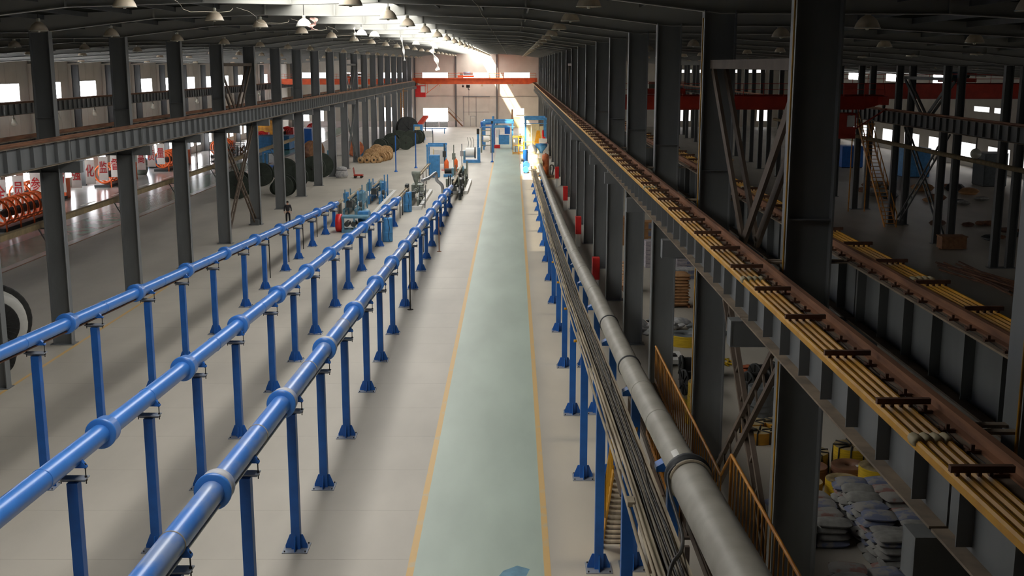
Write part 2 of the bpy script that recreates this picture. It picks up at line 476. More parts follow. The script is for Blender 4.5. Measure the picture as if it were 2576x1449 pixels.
def column_row(name, xs, ks, label, group, depth, bf, m, corbels, zc, roof_at, lines=None):
    cm = MB(); 
    z1 = roof_z(roof_at)-0.68
    for x in xs: hsec(cm, x, depth, bf, 0.02, z1)
    cm = cm.mesh(name, m)
    bp = MB().box(xs[0]-depth/2-0.12, xs[-1]+depth/2+0.12, -bf/2-0.1, bf/2+0.1, 0, 0.03).mesh('base_plate', m)
    cb = [(s, corbel(s, depth, zc, m)) for s in corbels]
    st = MB().box(-depth/2+0.035, depth/2-0.035, -bf/2+0.02, bf/2-0.02, -0.01, 0.01).mesh('stiffener', m)
    out = []
    for i, k in enumerate(ks):
        y = lines[i] if lines else gy(k)
        t = thing(name, label % nth(i+1), 'column', (roof_at, y, 0), 0, group)
        put('shaft', cm, t); put('base_plate', bp, t)
        if depth > 0.8:
            for z in (zc-0.5, zc, zc+1.9): put('stiffener', st, t, (0, 0, z))
        for s, me in cb: put('corbel', me, t, ((xs[0] if s < 0 else xs[-1]), 0, 0))
        out.append(t)
    return out
ZG = 8.28       # underside of girders on the left row
column_row('steel_column', [0], list(range(3, 22)), 'grey steel H column left of the blue pipes, %s whole one from the camera', 'columns left of the blue pipes', 0.85, 0.42, 'steel', (-1, 1), 8.31, XL)
t = thing('steel_column', 'grey steel column cut by the left picture edge, beside the big cable drum', 'column', (-20.30, 43.1, 0))
put('shaft', hsec(MB(), 0, 0.85, 0.42, 0.02, 13.9).mesh('shaft', 'steel'), t)
obj('base_plate', MB().box(-0.5, 0.5, -0.3, 0.3, 0, 0.03), 'steel', t)
column_row('steel_column', [0], list(range(-1, 22)), 'dark steel H column right of the grey pipe, %s from the camera', 'columns right of the grey pipe', 0.85, 0.42, 'steel', (-1, 1), 7.82, XR)
column_row('wall_column', [0], list(range(6, 21)), 'slim dark column against the windowed left wall, %s from the camera', 'columns along the left wall', 0.7, 0.30, 'steel_dark', (), 8.1, XLW+0.7)
column_row('twin_column', [-0.5, 0.5], list(range(4, 21)), 'dark twin column across the dim right bay, %s from the camera', 'twin columns across the right bay', 0.5, 0.36, 'steel_dark', (), 8.1, XRR)
for i, x in enumerate((-45.2, -37.0, -28.5, -20.1, -11.73, -3.32)):
    c = obj('wind_column', MB().box(x-0.17, x-0.13, YEND-0.32, YEND-0.02, 0, roof_z(x)-0.3).box(x+0.13, x+0.17, YEND-0.32, YEND-0.02, 0, roof_z(x)-0.3).box(x-0.13, x+0.13, YEND-0.18, YEND-0.15, 0, roof_z(x)-0.3), 'steel')
    tag(c, 'upright steel post against the far end wall, %s from the left' % nth(i+1), 'column', 'posts on the far end wall')

# ================================================================== crane girders, rails, conductors
def girder_row(x, ztop, ks, label, group, m, depth=1.0, split=11, dusty=True):
    """one girder for each bay: web, flanges, stiffener plates"""
    z0 = ztop-depth; L = BAY-0.04
    body = MB().box(-0.012, 0.012, 0.02, L, z0+0.03, ztop-0.03)
    body = body.mesh('web', m)
    tf = MB().box(-0.24, 0.24, 0.02, L, ztop-0.03, ztop).mesh('top_flange', 'dusty' if dusty else m)
    bf = MB().box(-0.19, 0.19, 0.02, L, z0, z0+0.03).mesh('bottom_flange', 'dusty' if dusty else m)
    sp = MB().box(-0.17, -0.012, -0.01, 0.01, z0+0.09, ztop-0.03).box(0.012, 0.17, -0.01, 0.01, z0+0.09, ztop-0.03).mesh('stiffener', m)
    far = MB()
    for j in range(8):
        y = 0.62+j*1.23; far.box(-0.17, 0.17, y-0.01, y+0.01, z0+0.09, ztop-0.03)
    far = far.mesh('stiffener', m)
    for i, k in enumerate(ks):
        t = thing('crane_girder', label % nth(i+1), 'girder', (x, gy(k), 0), 0, group)
        put('web', body, t); put('top_flange', tf, t); put('bottom_flange', bf, t)
        if k < split:
            for j in range(8): put('stiffener', sp, t, (0, 0.62+j*1.23, 0))
        else: stuff(put('stiffeners', far, t))
        if gy(k)+BAY > YEND: t.scale = (1, (YEND-0.3-gy(k))/BAY, 1)
girder_row(-19.55, 9.32, range(2, 22), 'crane girder left of the blue pipes, %s span from the camera', 'girder spans left of the blue pipes', 'steel')
girder_row(4.45, 8.93, range(-2, 22), 'crane girder above the grey pipe, %s span from the camera', 'girder spans above the grey pipe', 'steel', depth=1.1)
girder_row(-21.5, 9.32, range(2, 22), 'crane girder behind the left column row, %s span from the camera', 'girder spans behind the left columns', 'steel', split=0)
girder_row(6.4, 8.93, range(-2, 22), 'crane girder just right of the near columns, %s span from the camera', 'girder spans right of the near columns', 'steel_dark', depth=1.1)
girder_row(-44.2, 9.12, range(6, 22), 'crane girder along the windowed left wall, %s span from the camera', 'girder spans along the left wall', 'steel', split=0)
girder_row(29.7, 8.95, range(3, 21), 'crane girder across the dim right bay, %s span from the camera', 'girder spans across the right bay', 'steel_dark', split=12)

def rail(x, z, y0, y1, label, clips=None, m='rust'):
    """crane rail: foot, web and head rolled in one"""
    prof = [(-0.075, 0), (0.075, 0), (0.075, 0.02), (0.012, 0.035), (0.012, 0.11), (0.04, 0.12), (0.04, 0.16), (-0.04, 0.16), (-0.04, 0.12), (-0.012, 0.11), (-0.012, 0.035), (-0.075, 0.02)]
    t = thing('crane_rail', label, 'rail', (x, y0, z))
    obj('rail_bar', MB().prism(prof, 0, y1-y0), m, t)
    if clips:
        cm = MB().box(-0.07, 0.07, -0.025, 0.025, 0.0, 0.03).bar((-0.01, 0, 0.02), (-0.01, 0, 0.085), 0.035).bar((-0.035, 0, 0.03), (-0.035, 0.12, 0.03), 0.02).mesh('rail_clip', 'rust_dark')
        y = clips[0]
        while y < clips[1]:
            put('rail_clip', cm, t, (-0.14, y-y0, 0))
            if clips[2]: put('rail_clip', cm, t, (0.14, y-y0, 0), (0, 0, PI))
            y += 0.62
        obj('ground_wire', MB().tube([(-0.17+0.012*math.sin(i*1.7), clips[0]-y0+i*0.31, 0.012) for i in range(int((clips[1]-clips[0])/0.31))], 0.006, 4), 'iron', t)
    return t
rail(-19.55, 9.32, 30, YEND-1, 'rusty crane rail on the girder left of the blue pipes')
rail(-21.5, 9.32, 30, YEND-1, 'rusty crane rail on the girder behind the left columns')
rail(4.45, 8.93, -10, YEND-1, 'rusty clipped crane rail on the girder above the grey pipe', (9.5, 60, False))
rail(6.4, 8.93, -10, YEND-1, 'rusty crane rail just right of the near columns', (12, 40, False))
rail(-44.2, 9.12, 62, YEND-1, 'thin crane rail along the windowed left wall')
rail(29.7, 8.95, 40, YEND-1, 'crane rail across the dim right bay')

def conductors(x, side, z, y0, y1, label, step, phase, ind_until):
    """current-collector bars hung below arms from the rail; side -1 hangs on the left"""
    t = thing('conductor_line', label, 'conductor', (x, y0, z))
    offs = [side*(0.30+0.097*i) for i in range(4)]
    for i, o in enumerate(offs):
        mb = MB().prism([(-0.03, -0.05), (0.03, -0.05), (0.03, 0.02), (0.012, 0.045), (-0.012, 0.045), (-0.03, 0.02)], 0, y1-y0)
        obj('conductor_bar', mb, 'yellow' if i == 3 else 'cond', t, (o, 0, -0.02))
    a, b = side*0.10, side*0.66
    arm = MB().box(min(a, b), max(a, b), -0.03, 0.03, 0.06, 0.12)
    for o in offs: arm.box(o-0.015, o+0.015, -0.02, 0.02, 0.0, 0.07)
    arm = arm.mesh('hanger_arm', 'rust_dark')
    y = phase
    rest = MB()
    while y < y1:
        if y < ind_until: put('hanger_arm', arm, t, (0, y-y0, 0))
        else: rest.box(min(a, b), max(a, b), y-y0-0.03, y-y0+0.03, 0.06, 0.12)
        y += step
    if rest.v: stuff(obj('hanger_arms_far', rest, 'rust_dark', t))
    cl = MB()
    for o in offs: cl.lathe([(0.0, -0.07), (0.045, -0.07), (0.06, -0.02), (0.06, 0.08), (0.045, 0.13), (0.0, 0.13)], 8, (o, 0, 0), 'y')
    cl = cl.mesh('joint_cover', 'gutter')
    for yy in (10.35, 18.6, 33, 45): put('joint_cover', cl, t, (0, yy-y0, 0.0))
    return t
conductors(4.45, -1, 8.97, -8, 228, 'yellow conductor bars on brown arms above the grey pipe', 2.02, 9.35, 110)
conductors(6.4, 1, 8.97, -8, 228, 'yellow conductor bars beyond the near right columns', 2.02, 9.9, 60)
# tie plates from girders to columns
for i, k in enumerate(range(-1, 8)):
    y = gy(k)
    tp = obj('tie_plate', MB().box(4.66, 5.02, y-0.16, y-0.06, 8.9, 8.93).box(4.66, 5.02, y+0.06, y+0.16, 8.9, 8.93).box(5.84, 6.18, y-0.16, y-0.06, 8.9, 8.93).box(5.84, 6.18, y+0.06, y+0.16, 8.9, 8.93), 'dusty')
    tag(tp, 'pale tie plates joining both girders to a right column, %s from the camera' % nth(i+1), 'plate', 'girder tie plates')

# ================================================================== blue pipes on stands
YP = [12.7, 17.8, 22.9, 27.95, 32.4, 37.15, 42.7, 47.3, 52.3, 58.4, 63.2, 69.0, 73.4, 78.6, 84.2, 88.4, 94.8, 100.5]
PIPES = {
    'right': dict(x=-5.7, z=lambda y: 5.30-0.0368*y, r=0.23, y0=-6, y1=104, col=[7.7+6.42*k for k in range(0, 15)], m='blue_dusty', stands=YP[:18]),
    'middle': dict(x=-9.37, z=lambda y: 5.20-0.0375*y, r=0.225, y0=-6, y1=92.5, col=[5.4+6.47*k for k in range(0, 14)], m='blue', stands=YP[:16]),
    'left': dict(x=-14.08, z=lambda y: 6.30-0.0517*y, r=0.20, y0=10, y1=90, col=[15.2+6.58*k for k in range(0, 12)], m='blue', stands=YP[1:16]),
}
def collar_mesh(r, m):
    return MB().lathe([(r*0.98, -0.24), (r+0.115, -0.24), (r+0.13, -0.22), (r+0.13, -0.15), (r+0.10, -0.13), (r+0.10, 0.20), (r+0.05, 0.24), (r*0.98, 0.26)], 28, axis='y').mesh('collar', m)

def stand_parts(half_top):
    """shared meshes for one kind of stand"""
    p = {}
    p['base_plate'] = MB().box(-0.33, 0.33, -0.33, 0.33, 0, 0.025).mesh('base_plate', 'galv')
    p['gusset'] = MB().prism([(0.11, 0.025), (0.29, 0.025), (0.29, 0.10), (0.17, 0.40), (0.11, 0.40)], -0.012, 0.012).mesh('gusset', 'blue_post')
    bo = MB()
    for a in (-0.27, 0.27):
        for b in (-0.27, 0.27): bo.lathe([(0, 0.06), (0.02, 0.06), (0.02, 0.02)], 6, (a, b, 0))
    p['anchor_bolt'] = bo.mesh('anchor_bolt', 'iron')
    return p
SP = stand_parts(0)
def gussets(t):
    for i in range(4): put('gusset', SP['gusset'], t, (0, 0, 0), (0, 0, i*PI/2))
TOPPLATE = MB().box(-0.30, 0.30, -0.14, 0.14, -0.025, 0.0).prism([(-0.24, -0.10), (0.24, -0.10), (0.29, -0.025), (-0.29, -0.025)], -0.012, 0.012).mesh('top_plate', 'galv')
NUT = MB().lathe([(0, 0.025), (0.028, 0.025), (0.028, -0.025), (0, -0.025)], 6)
ROD = MB()
for a in (-0.27, 0.27):
    ROD.tube([(a, 0, -0.14), (a, 0, 0.32)], 0.013, 6)
    for z in (-0.05, 0.02, 0.22, 0.29): ROD.lathe([(0, z-0.018), (0.03, z-0.018), (0.03, z+0.018), (0, z+0.018)], 6, (a, 0, 0))
ROD = ROD.mesh('threaded_rod', 'iron')
def saddle_mesh(r):
    poly = [(-0.31, 0.0), (0.31, 0.0), (0.31, 0.03)]
    for i in range(9):
        t = math.radians(-20 - i*17.5); poly.append((r*1.0*math.cos(t), 0.02+r+0.0+r*math.sin(t)))
    poly.append((-0.31, 0.03))
    return MB().prism(poly, -0.05, 0.05).mesh('saddle', 'blue_post')

def pipe_stand(x, y, zc, r, label, group, posts={}):
    """post standing on a gusseted foot, plate and threaded rods carrying the saddle"""
    top = zc - r - 0.24
    t = thing('pipe_stand', label, 'stand', (x, y, 0), 0, group)
    obj('post', MB().box(-0.115, 0.115, -0.115, 0.115, 0.025, top-0.10), 'blue_post', t)
    put('base_plate', SP['base_plate'], t)
    gussets(t)
    put('anchor_bolt', SP['anchor_bolt'], t)
    put('top_plate', TOPPLATE, t, (0, 0, top)); put('threaded_rod', ROD, t, (0, 0, top))
    if r not in SADDLE: SADDLE[r] = saddle_mesh(r)
    put('saddle', SADDLE[r], t, (0, 0, zc-r-0.02))
    return t
SADDLE = {}

for key, P in PIPES.items():
    x, zf, r = P['x'], P['z'], P['r']
    t = thing('process_pipe', {'right': 'dusty blue collared pipe nearest the green walkway', 'middle': 'blue collared pipe running between two other blue pipes', 'left': 'blue collared pipe nearest the left column row'}[key], 'pipe', (x, 0, 0))
    cuts = [P['y0']] + [c for c in P['col'] if P['y0'] < c < P['y1']] + [P['y1']]
    for a, b in zip(cuts[:-1], cuts[1:]):
        n = 3; pts = [(0, a+(b-a)*i/n, zf(a+(b-a)*i/n)) for i in range(n+1)]
        obj('pipe_section', MB().tube(pts, r, 28), P['m'], t)
    cm = collar_mesh(r, 'blue')
    tilt = math.atan((zf(1)-zf(0)))
    ring = MB().lathe([(r+0.102, -0.11), (r+0.106, -0.11), (r+0.106, 0.19), (r+0.102, 0.19)], 28, axis='y').mesh('dust_sleeve', 'collar_dusty')
    for c in cuts[1:-1]:
        k = put('collar', cm, t, (0, c, zf(c)), (tilt, 0, 0))
        if key == 'right' and c < 48:
            s = put('dust_sleeve', ring, k)
    weld = MB().lathe([(r, -0.012), (r+0.012, -0.008), (r+0.012, 0.008), (r, 0.012)], 28, axis='y').mesh('weld_seam', 'tray' if key == 'right' else 'blue')
    for c in cuts[:-1]:
        if c+3.2 < P['y1']: put('weld_seam', weld, t, (0, c+3.2+0.4*math.sin(c), zf(c+3.2+0.4*math.sin(c))), (tilt, 0, 0))
    if key == 'left':
        obj('conduit', MB().tube([(0.03, y, zf(y)-r-0.04) for y in (10, 30, 50, 70, 90)], 0.035, 8), 'rust', t)
    if key == 'right':
        obj('conduit', MB().tube([(0.12, y, zf(y)-r-0.02) for y in (-6, 20, 50, 80, 103)], 0.035, 8), 'silver', t)
    for i, y in enumerate(P['stands']):
        pipe_stand(x, y, zf(y), r, {'right': 'blue stand under the pipe nearest the walkway, %s from the camera', 'middle': 'blue stand under the middle blue pipe, %s from the camera', 'left': 'blue stand under the leftmost blue pipe, %s from the camera'}[key] % nth(i+1), 'stands under the %s blue pipe' % key)

# thin drain pipes dropping beside the far stands
for i, (px, py) in enumerate([(-14.5, 66.5), (-14.5, 72.2), (-14.5, 77.4), (-14.5, 83.0), (-9.8, 71.6), (-9.8, 76.6), (-9.8, 82.0), (-9.8, 87.0), (-6.1, 62.0), (-6.1, 76.0), (-6.1, 82.5)]):
    side = 'leftmost' if px < -12 else ('middle' if px < -8 else 'rightmost')
    zt = PIPES['left' if px < -12 else ('middle' if px < -8 else 'right')]['z'](py)
    tag(obj('drain_pipe', MB().tube([(px, py, 0), (px, py, zt-0.15), (px+0.25, py, zt-0.15)], 0.03, 8), 'iron'), 'thin upright drain pipe beside the %s blue pipe, number %s from the camera' % (side, {0:'one',1:'two',2:'three',3:'four'}[[0,1,2,3,0,1,2,3,0,1,2][i]]), 'pipe', 'thin drain pipes')
for i, (px, py, m) in enumerate([(-5.35, 57.6, 'iron'), (-5.05, 76.3, 'rust')]):
    tag(obj('prop_stick', MB().tube([(px, py, 0.02), (px, py, PIPES['right']['z'](py)-0.1)], 0.035, 8).lathe([(0, 0.03), (0.16, 0.03), (0.16, 0), (0, 0)], 12, (px, py, 0)), m), ['thin dark prop beside the rightmost blue pipe', 'rusty red prop beside the rightmost blue pipe'][i], 'prop')

# ================================================================== grey pipe and cable tray on the right
GP = [(-4, 7.15), (8, 6.35), (14.4, 5.88), (18.6, 5.56), (24.3, 5.14), (28, 4.87), (40.5, 4.25), (52, 3.55), (65.7, 2.95), (90, 2.2), (128, 1.35)]
def gz(y):
    for (a, za), (b, zb) in zip(GP[:-1], GP[1:]):
        if a <= y <= b: return za+(zb-za)*(y-a)/(b-a)
    return GP[-1][1]
XG = 3.0
t = thing('grey_pipe', 'long dusty grey pipe beside the cable tray right of the walkway', 'pipe', (XG, 0, 0))
gc = [-4, 3, 9.6, 14.2, 18.35, 22.3, 25.2, 28.3, 34.5, 41, 47.5, 54, 60.5, 67, 73.5, 80, 86.5, 93, 99.5, 106, 112.5, 119, 128]
for a, b in zip(gc[:-1], gc[1:]):
    obj('pipe_section', MB().tube([(0, a+(b-a)*i/3, gz(a+(b-a)*i/3)) for i in range(4)], 0.275 if a > 18 else 0.345, 28), 'grey_pipe', t)
jm = MB().lathe([(0.27, -0.035), (0.285, -0.03), (0.285, 0.03), (0.27, 0.035)], 28, axis='y').mesh('joint_ring', 'grey_pipe')
jd = MB().lathe([(0.27, -0.05), (0.30, -0.045), (0.30, 0.045), (0.27, 0.05)], 28, axis='y').mesh('joint_ring', 'ring_dark')
for c in gc[5:-1]:
    sl = math.atan((gz(c+1)-gz(c-1))/2)
    put('joint_ring', jd if c in (28.3, 34.5) else jm, t, (0, c, gz(c)), (sl, 0, 0))
sl = math.atan((gz(19.4)-gz(17.4))/2)
obj('flange_clamp', MB().lathe([(0.27, 0.16), (0.36, 0.16), (0.41, 0.12), (0.41, 0.0), (0.37, -0.02), (0.37, -0.06), (0.30, -0.06)], 28, axis='y'), 'ring_dark', t, (0, 18.35, gz(18.35)), (sl, 0, 0))
obj('clamp_ring', MB().lathe([(0.34, -0.03), (0.375, -0.025), (0.375, 0.025), (0.34, 0.03)], 28, axis='y'), 'tray', t, (0, 18.1, gz(17.9)), (sl, 0, 0))
obj('paper_note', MB().add([(0.278*math.sin(math.radians(a)), yy, gz(yy)+0.278*math.cos(math.radians(a))) for yy in (18.7, 19.3) for a in (-42, -34, -26, -18)], [(0,1,5,4),(1,2,6,5),(2,3,7,6)], True), 'white', t)
hose = [(2.75, 18.2, 5.86), (2.62, 18.15, 5.7), (2.60, 17.7, 5.53), (2.60, 17.0, 5.48), (2.56, 16.1, 5.5), (2.42, 15.3, 5.62), (2.24, 14.8, 5.68), (2.14, 14.5, 5.62), (2.12, 14.2, 5.62), (2.2, 14.0, 5.64), (2.3, 14.1, 5.62)]
def smooth(pts, n=5):
    out = []
    for i in range(len(pts)-1):
        p0 = Vector(pts[max(i-1, 0)]); p1 = Vector(pts[i]); p2 = Vector(pts[i+1]); p3 = Vector(pts[min(i+2, len(pts)-1)])
        for k in range(n):
            u = k/n
            out.append(0.5*((2*p1)+(p2-p0)*u+(2*p0-5*p1+4*p2-p3)*u*u+(-p0+3*p1-3*p2+p3)*u**3))
    out.append(Vector(pts[-1])); return out
tag(obj('rubber_hose', MB().tube(smooth(hose), 0.03, 10), 'cable_black'), 'black rubber hose hanging from the grey pipe clamp', 'hose')

TP = [(-4, 6.65), (8, 6.0), (15, 5.56), (18, 5.44), (24, 5.15), (31, 4.75), (41, 4.1), (62, 3.2), (112, 1.6), (124, 1.45)]
def tz(y):
    for (a, za), (b, zb) in zip(TP[:-1], TP[1:]):
        if a <= y <= b: return za+(zb-za)*(y-a)/(b-a)
    return TP[-1][1]
XT = 2.26
t = thing('cable_tray', 'dusty cable tray full of dark cables beside the grey pipe', 'cable tray', (XT, 0, 0))
ys = [y for y, _ in TP]
def strip(x0, x1, dz0, dz1):
    mb = MB()
    for (a, za), (b, zb) in zip(TP[:-1], TP[1:]):
        u = w = 0.0
        vs = [(x0+u,a,za+dz0),(x1+u,a,za+dz0),(x1+w,b,zb+dz0),(x0+w,b,zb+dz0),(x0+u,a,za+dz1),(x1+u,a,za+dz1),(x1+w,b,zb+dz1),(x0+w,b,zb+dz1)]
        mb.add(vs, [(3,2,1,0),(4,5,6,7),(0,1,5,4),(1,2,6,5),(2,3,7,6),(3,0,4,7)])
    return mb
obj('tray_base', strip(-0.17, 0.20, -0.10, -0.085), 'tray', t)
obj('tray_side', strip(-0.185, -0.165, -0.10, 0.03), 'tray', t)
obj('tray_side', strip(0.19, 0.21, -0.10, 0.03), 'tray', t)
for i, (xo, dz, rr) in enumerate(((-0.235, 0.0, 0.028), (-0.30, -0.02, 0.025), (-0.265, -0.06, 0.022), (-0.36, -0.09, 0.03))):
    obj('conduit', MB().tube([(xo+0.012*math.sin(y*0.7+i*2), y, tz(y)+dz) for y in [(-4+2.0*j) for j in range(64)]], rr, 8), 'tray', t)
rnd = random.Random(3)
for i in range(9):
    x0 = -0.13+0.034*i
    obj('cable', MB().tube([(x0+rnd.uniform(-0.014, 0.014), -4+1.6*j, tz(-4+1.6*j)-0.055+0.012*rnd.random()) for j in range(79)], 0.013+0.005*(i % 3), 6), 'cable_black' if i % 3 == 1 else 'cable_dust', t)
obj('loose_cable', MB().tube([(0.10+0.05*math.sin(y*1.3)*math.sin(y*0.37+1), y, tz(y)-0.02) for y in [8+0.5*j for j in range(80)]], 0.011, 6), 'cable_black', t)
jb = MB().box(-0.06, 0.06, -0.14, 0.14, -0.05, 0.03).mesh('junction_box', 'tray')
put('junction_box', jb, t, (-0.33, 17.6, tz(17.6)+0.01))
vb = MB().lathe([(0, -0.05), (0.045, -0.05), (0.045, 0.05), (0, 0.05)], 8, axis='x').mesh('brass_valve', 'yellow')
for yy in (33.2, 39.7, 46.3, 52.8): put('brass_valve', vb, t, (-0.40, yy-0.3, tz(yy)-0.2))

RP = [13.7, 20.2, 26.75, 33.2, 39.75, 46.3, 52.8, 59.3, 65.8, 72.3, 78.8, 85.3, 91.8, 98.3, 104.8, 111.3, 117.8]
for i, y in enumerate(RP):
    ta = tz(y)-0.12
    t = thing('pipe_stand', 'blue stand under the cable tray, %s from the camera' % nth(i+1), 'stand', (2.16, y, 0), 0, 'stands under the cable tray')
    obj('post', MB().box(-0.11, 0.11, -0.11, 0.11, 0.025, ta), 'blue_post', t)
    put('base_plate', SP['base_plate'], t); gussets(t); put('anchor_bolt', SP['anchor_bolt'], t)
    t = thing('pipe_stand', 'blue stand under the grey pipe, %s from the camera' % nth(i+1), 'stand', (3.02, y+0.1, 0), 0, 'stands under the grey pipe')
    zt = gz(y+0.1)-0.42
    obj('post', MB().box(-0.11, 0.11, -0.11, 0.11, 0.025, zt), 'blue_post', t)
    put('base_plate', SP['base_plate'], t); gussets(t); put('anchor_bolt', SP['anchor_bolt'], t)
    obj('saddle', MB().prism([(-0.34, zt), (0.34, zt), (0.34, zt+0.10), (0.2, zt+0.18), (0, zt+0.14), (-0.2, zt+0.18), (-0.34, zt+0.10)], -0.14, 0.14), 'blue_post', t)

# ================================================================== yellow stairs, platform, handrails
def handrail(name, label, x, y0, y1, ztop, zdeck, slope=0.0):
    t = thing(name, label, 'handrail', (x, y0, zdeck))
    h = ztop-zdeck; L = y1-y0
    obj('top_rail', MB().tube([(0, 0, h), (0, L, h+slope*L)], 0.032, 8), 'amber', t)
    obj('toe_rail', MB().box(-0.01, 0.01, 0, L, 0.02, 0.16), 'amber', t)
    bal = MB().tube([(0, 0, 0.0), (0, 0, h)], 0.016, 6).mesh('baluster', 'amber')
    n = int(L/0.30)
    for i in range(n+1): put('baluster', bal, t, (0, i*L/n, 0))
    return t
handrail('handrail', 'longer amber handrail right of the grey pipe, lower level', 4.2, 21.75, 32.4, 4.36, 3.25)
handrail('handrail', 'nearer amber handrail right of the grey pipe, upper level', 4.2, 14.6, 20.76, 5.14, 3.95)
tag(obj('handrail_link', MB().tube([(4.2, 21.75, 4.36), (4.2, 20.76, 5.14)], 0.03, 8).tube([(4.2, 20.76, 3.95), (4.2, 20.76, 5.14)], 0.03, 8), 'amber'), 'short sloping amber rail joining the two handrails', 'handrail')
handrail('handrail', 'amber handrail between cable tray and grey pipe', 3.38, 21.75, 27.5, 4.36, 3.25)
t = thing('platform', 'steel walkway platform under the grey pipe', 'platform', (0, 0, 0))
obj('deck', MB().box(3.36, 4.26, 21.2, 32.4, 3.2, 3.25), 'steel_brown', t)
obj('deck', MB().box(3.36, 4.26, 14.0, 20.6, 3.9, 3.95), 'steel_brown', t)
obj('side_beam', MB().box(3.34, 3.38, 14.0, 20.6, 3.72, 3.9).box(3.34, 3.38, 21.2, 32.4, 3.02, 3.2), 'steel_brown', t)
obj('step', MB().box(3.36, 4.26, 20.6, 21.2, 3.55, 3.6), 'steel_brown', t)
for y in (14.6, 20.9, 26.5, 32.0):
    for x in (3.42, 4.2): obj('leg', MB().box(x-0.05, x+0.05, y-0.05, y+0.05, 0, 3.2 if y > 20 else 3.9), 'steel_brown', t)
# steep stair climbing toward the camera
t = thing('steel_stair', 'steep yellow stair with pale treads under the cable tray', 'stairs', (2.34, 28.1, 0))
S0, S1 = Vector((0, 0, 0)), Vector((0, -3.0, 3.25))
for x in (0.0, 0.5): obj('stringer', MB().bar(S0+Vector((x, 0, 0)), S1+Vector((x, 0, 0)), 0.04, 0.2), 'yellow', t)
tr = MB().box(0.02, 0.48, -0.12, 0.12, -0.02, 0.02).mesh('tread', 'tray')
for i in range(1, 15):
    u = i/15; put('tread', tr, t, tuple(S0.lerp(S1, u)))
for x in (-0.02, 0.52):
    obj('rail', MB().tube([S0+Vector((x, 0, 1.0)), S1+Vector((x, 0, 1.0))], 0.03, 8), 'yellow', t)
    for i in range(11):
        p = S0.lerp(S1, i/10); obj('baluster', MB().tube([p+Vector((x, 0, 0)), p+Vector((x, 0, 1.0))], 0.018, 6), 'yellow', t)
obj('landing', MB().box(0.0, 0.98, -4.6, -3.0, 3.2, 3.25), 'steel_brown', t)

# ================================================================== pendant lamps
def lamp_meshes(m):
    sh = MB().lathe([(0.335, 0.0), (0.335, 0.012), (0.30, 0.11), (0.245, 0.21), (0.165, 0.29), (0.085, 0.33), (0.08, 0.34), (0.0, 0.345)], 22)
    sh.lathe([(0.325, 0.0), (0.29, 0.10), (0.235, 0.20), (0.155, 0.28), (0.0, 0.32)], 22)
    a = sh.mesh('lamp_shade', m)
    b = MB().lathe([(0.0, 0.46), (0.06, 0.46), (0.075, 0.43), (0.075, 0.34), (0.0, 0.33)], 14).mesh('lamp_housing', 'lamp_rim')
    c = MB().lathe([(0.335, -0.004), (0.345, 0.0), (0.345, 0.016), (0.335, 0.02)], 22).mesh('lamp_rim', 'lamp_rim')
    d = MB().lathe([(0.0, -0.05), (0.04, -0.045), (0.055, 0.0), (0.045, 0.12), (0.0, 0.2)], 12).mesh('bulb', 'lamp_rim')
    return a, b, c, d
LM = lamp_meshes('lamp'); LW = lamp_meshes('lamp_white')
def lamp(x, y, z, label, group, full=True, kind=LM):
    t = thing('pendant_lamp', label, 'lamp', (x, y, z), 0, group)
    put('lamp_shade', kind[0], t)
    if full:
        put('lamp_housing', kind[1], t); put('lamp_rim', kind[2], t); put('bulb', kind[3], t)
        hr = roof_z(x)-0.03-z
        obj('lamp_stem', MB().tube([(0, 0, 0.44), (0, 0, hr)], 0.014, 6), 'iron', t)
    return t
ROWS = [(2.0, 14.0, -1, 21, 'over the grey pipe side of the main hall'), (-4.6, 14.15, 1, 21, 'just right of the bright roof strip'), (-11.0, 14.10, 1, 21, 'just left of the bright roof strip'), (-17.5, 13.72, 2, 21, 'beside the left column row'),
        (-26.0, 13.4, 4, 20, 'in the left bay, near its columns'), (-33.5, 13.2, 5, 20, 'along the middle of the left bay'), (-41.0, 12.75, 6, 20, 'beside the windowed left wall'),
        (9.4, 13.45, 0, 14, 'in the dark right bay, near the columns'), (16.2, 13.25, 1, 14, 'along the middle of the dark right bay'), (24.2, 13.0, 3, 16, 'in the dark right bay, near its far columns'), (40.0, 12.1, 6, 18, 'in the farthest right bay')]
for x, z, k0, k1, where in ROWS:
    for i, k in enumerate(range(k0, k1)):
        lamp(x, gy(k)+(2.4 if -20 < x < -4 and k <= 2 else 0.25), z, 'dusty dome lamp %s, %s from the camera' % (where, nth(i+1)), 'dome lamps ' + where, k < 12)
for i, (x, y, z) in enumerate([(-9.0, 50.0, 14.12), (-8.7, 66.5, 14.15), (-8.5, 71.0, 14.18), (-8.4, 100, 14.2), (-8.4, 124, 14.2)]):
    lamp(x, y, z, 'brightly lit white dome lamp under the roof strip, %s from the camera' % nth(i+1), 'white lamps under the roof strip', True, LW)
# wall floodlights below the left wall girder
fm = MB().lathe([(0.0, -0.2), (0.09, -0.2), (0.13, 0.0), (0.2, 0.18), (0.0, 0.14)], 12, axis='y')
fm = fm.mesh('flood_head', 'lamp_rim'); fa = MB().bar((0, 0, 0), (0, 0.0, 0.53), 0.04).mesh('flood_arm', 'iron')
for i, k in enumerate(range(8, 19)):
    for dx in (0,):
        t = thing('floodlight', 'small white floodlight under the left wall girder, %s from the camera' % nth(i+1), 'floodlight', (-44.1, gy(k)+1.5, 7.6), 0, 'floodlights under the left wall girder')
        put('flood_head', fm, t, (0, 0, 0), (math.radians(-55), 0, math.radians(20)), (1.4, 1.6, 1.4)); put('flood_arm', fa, t)

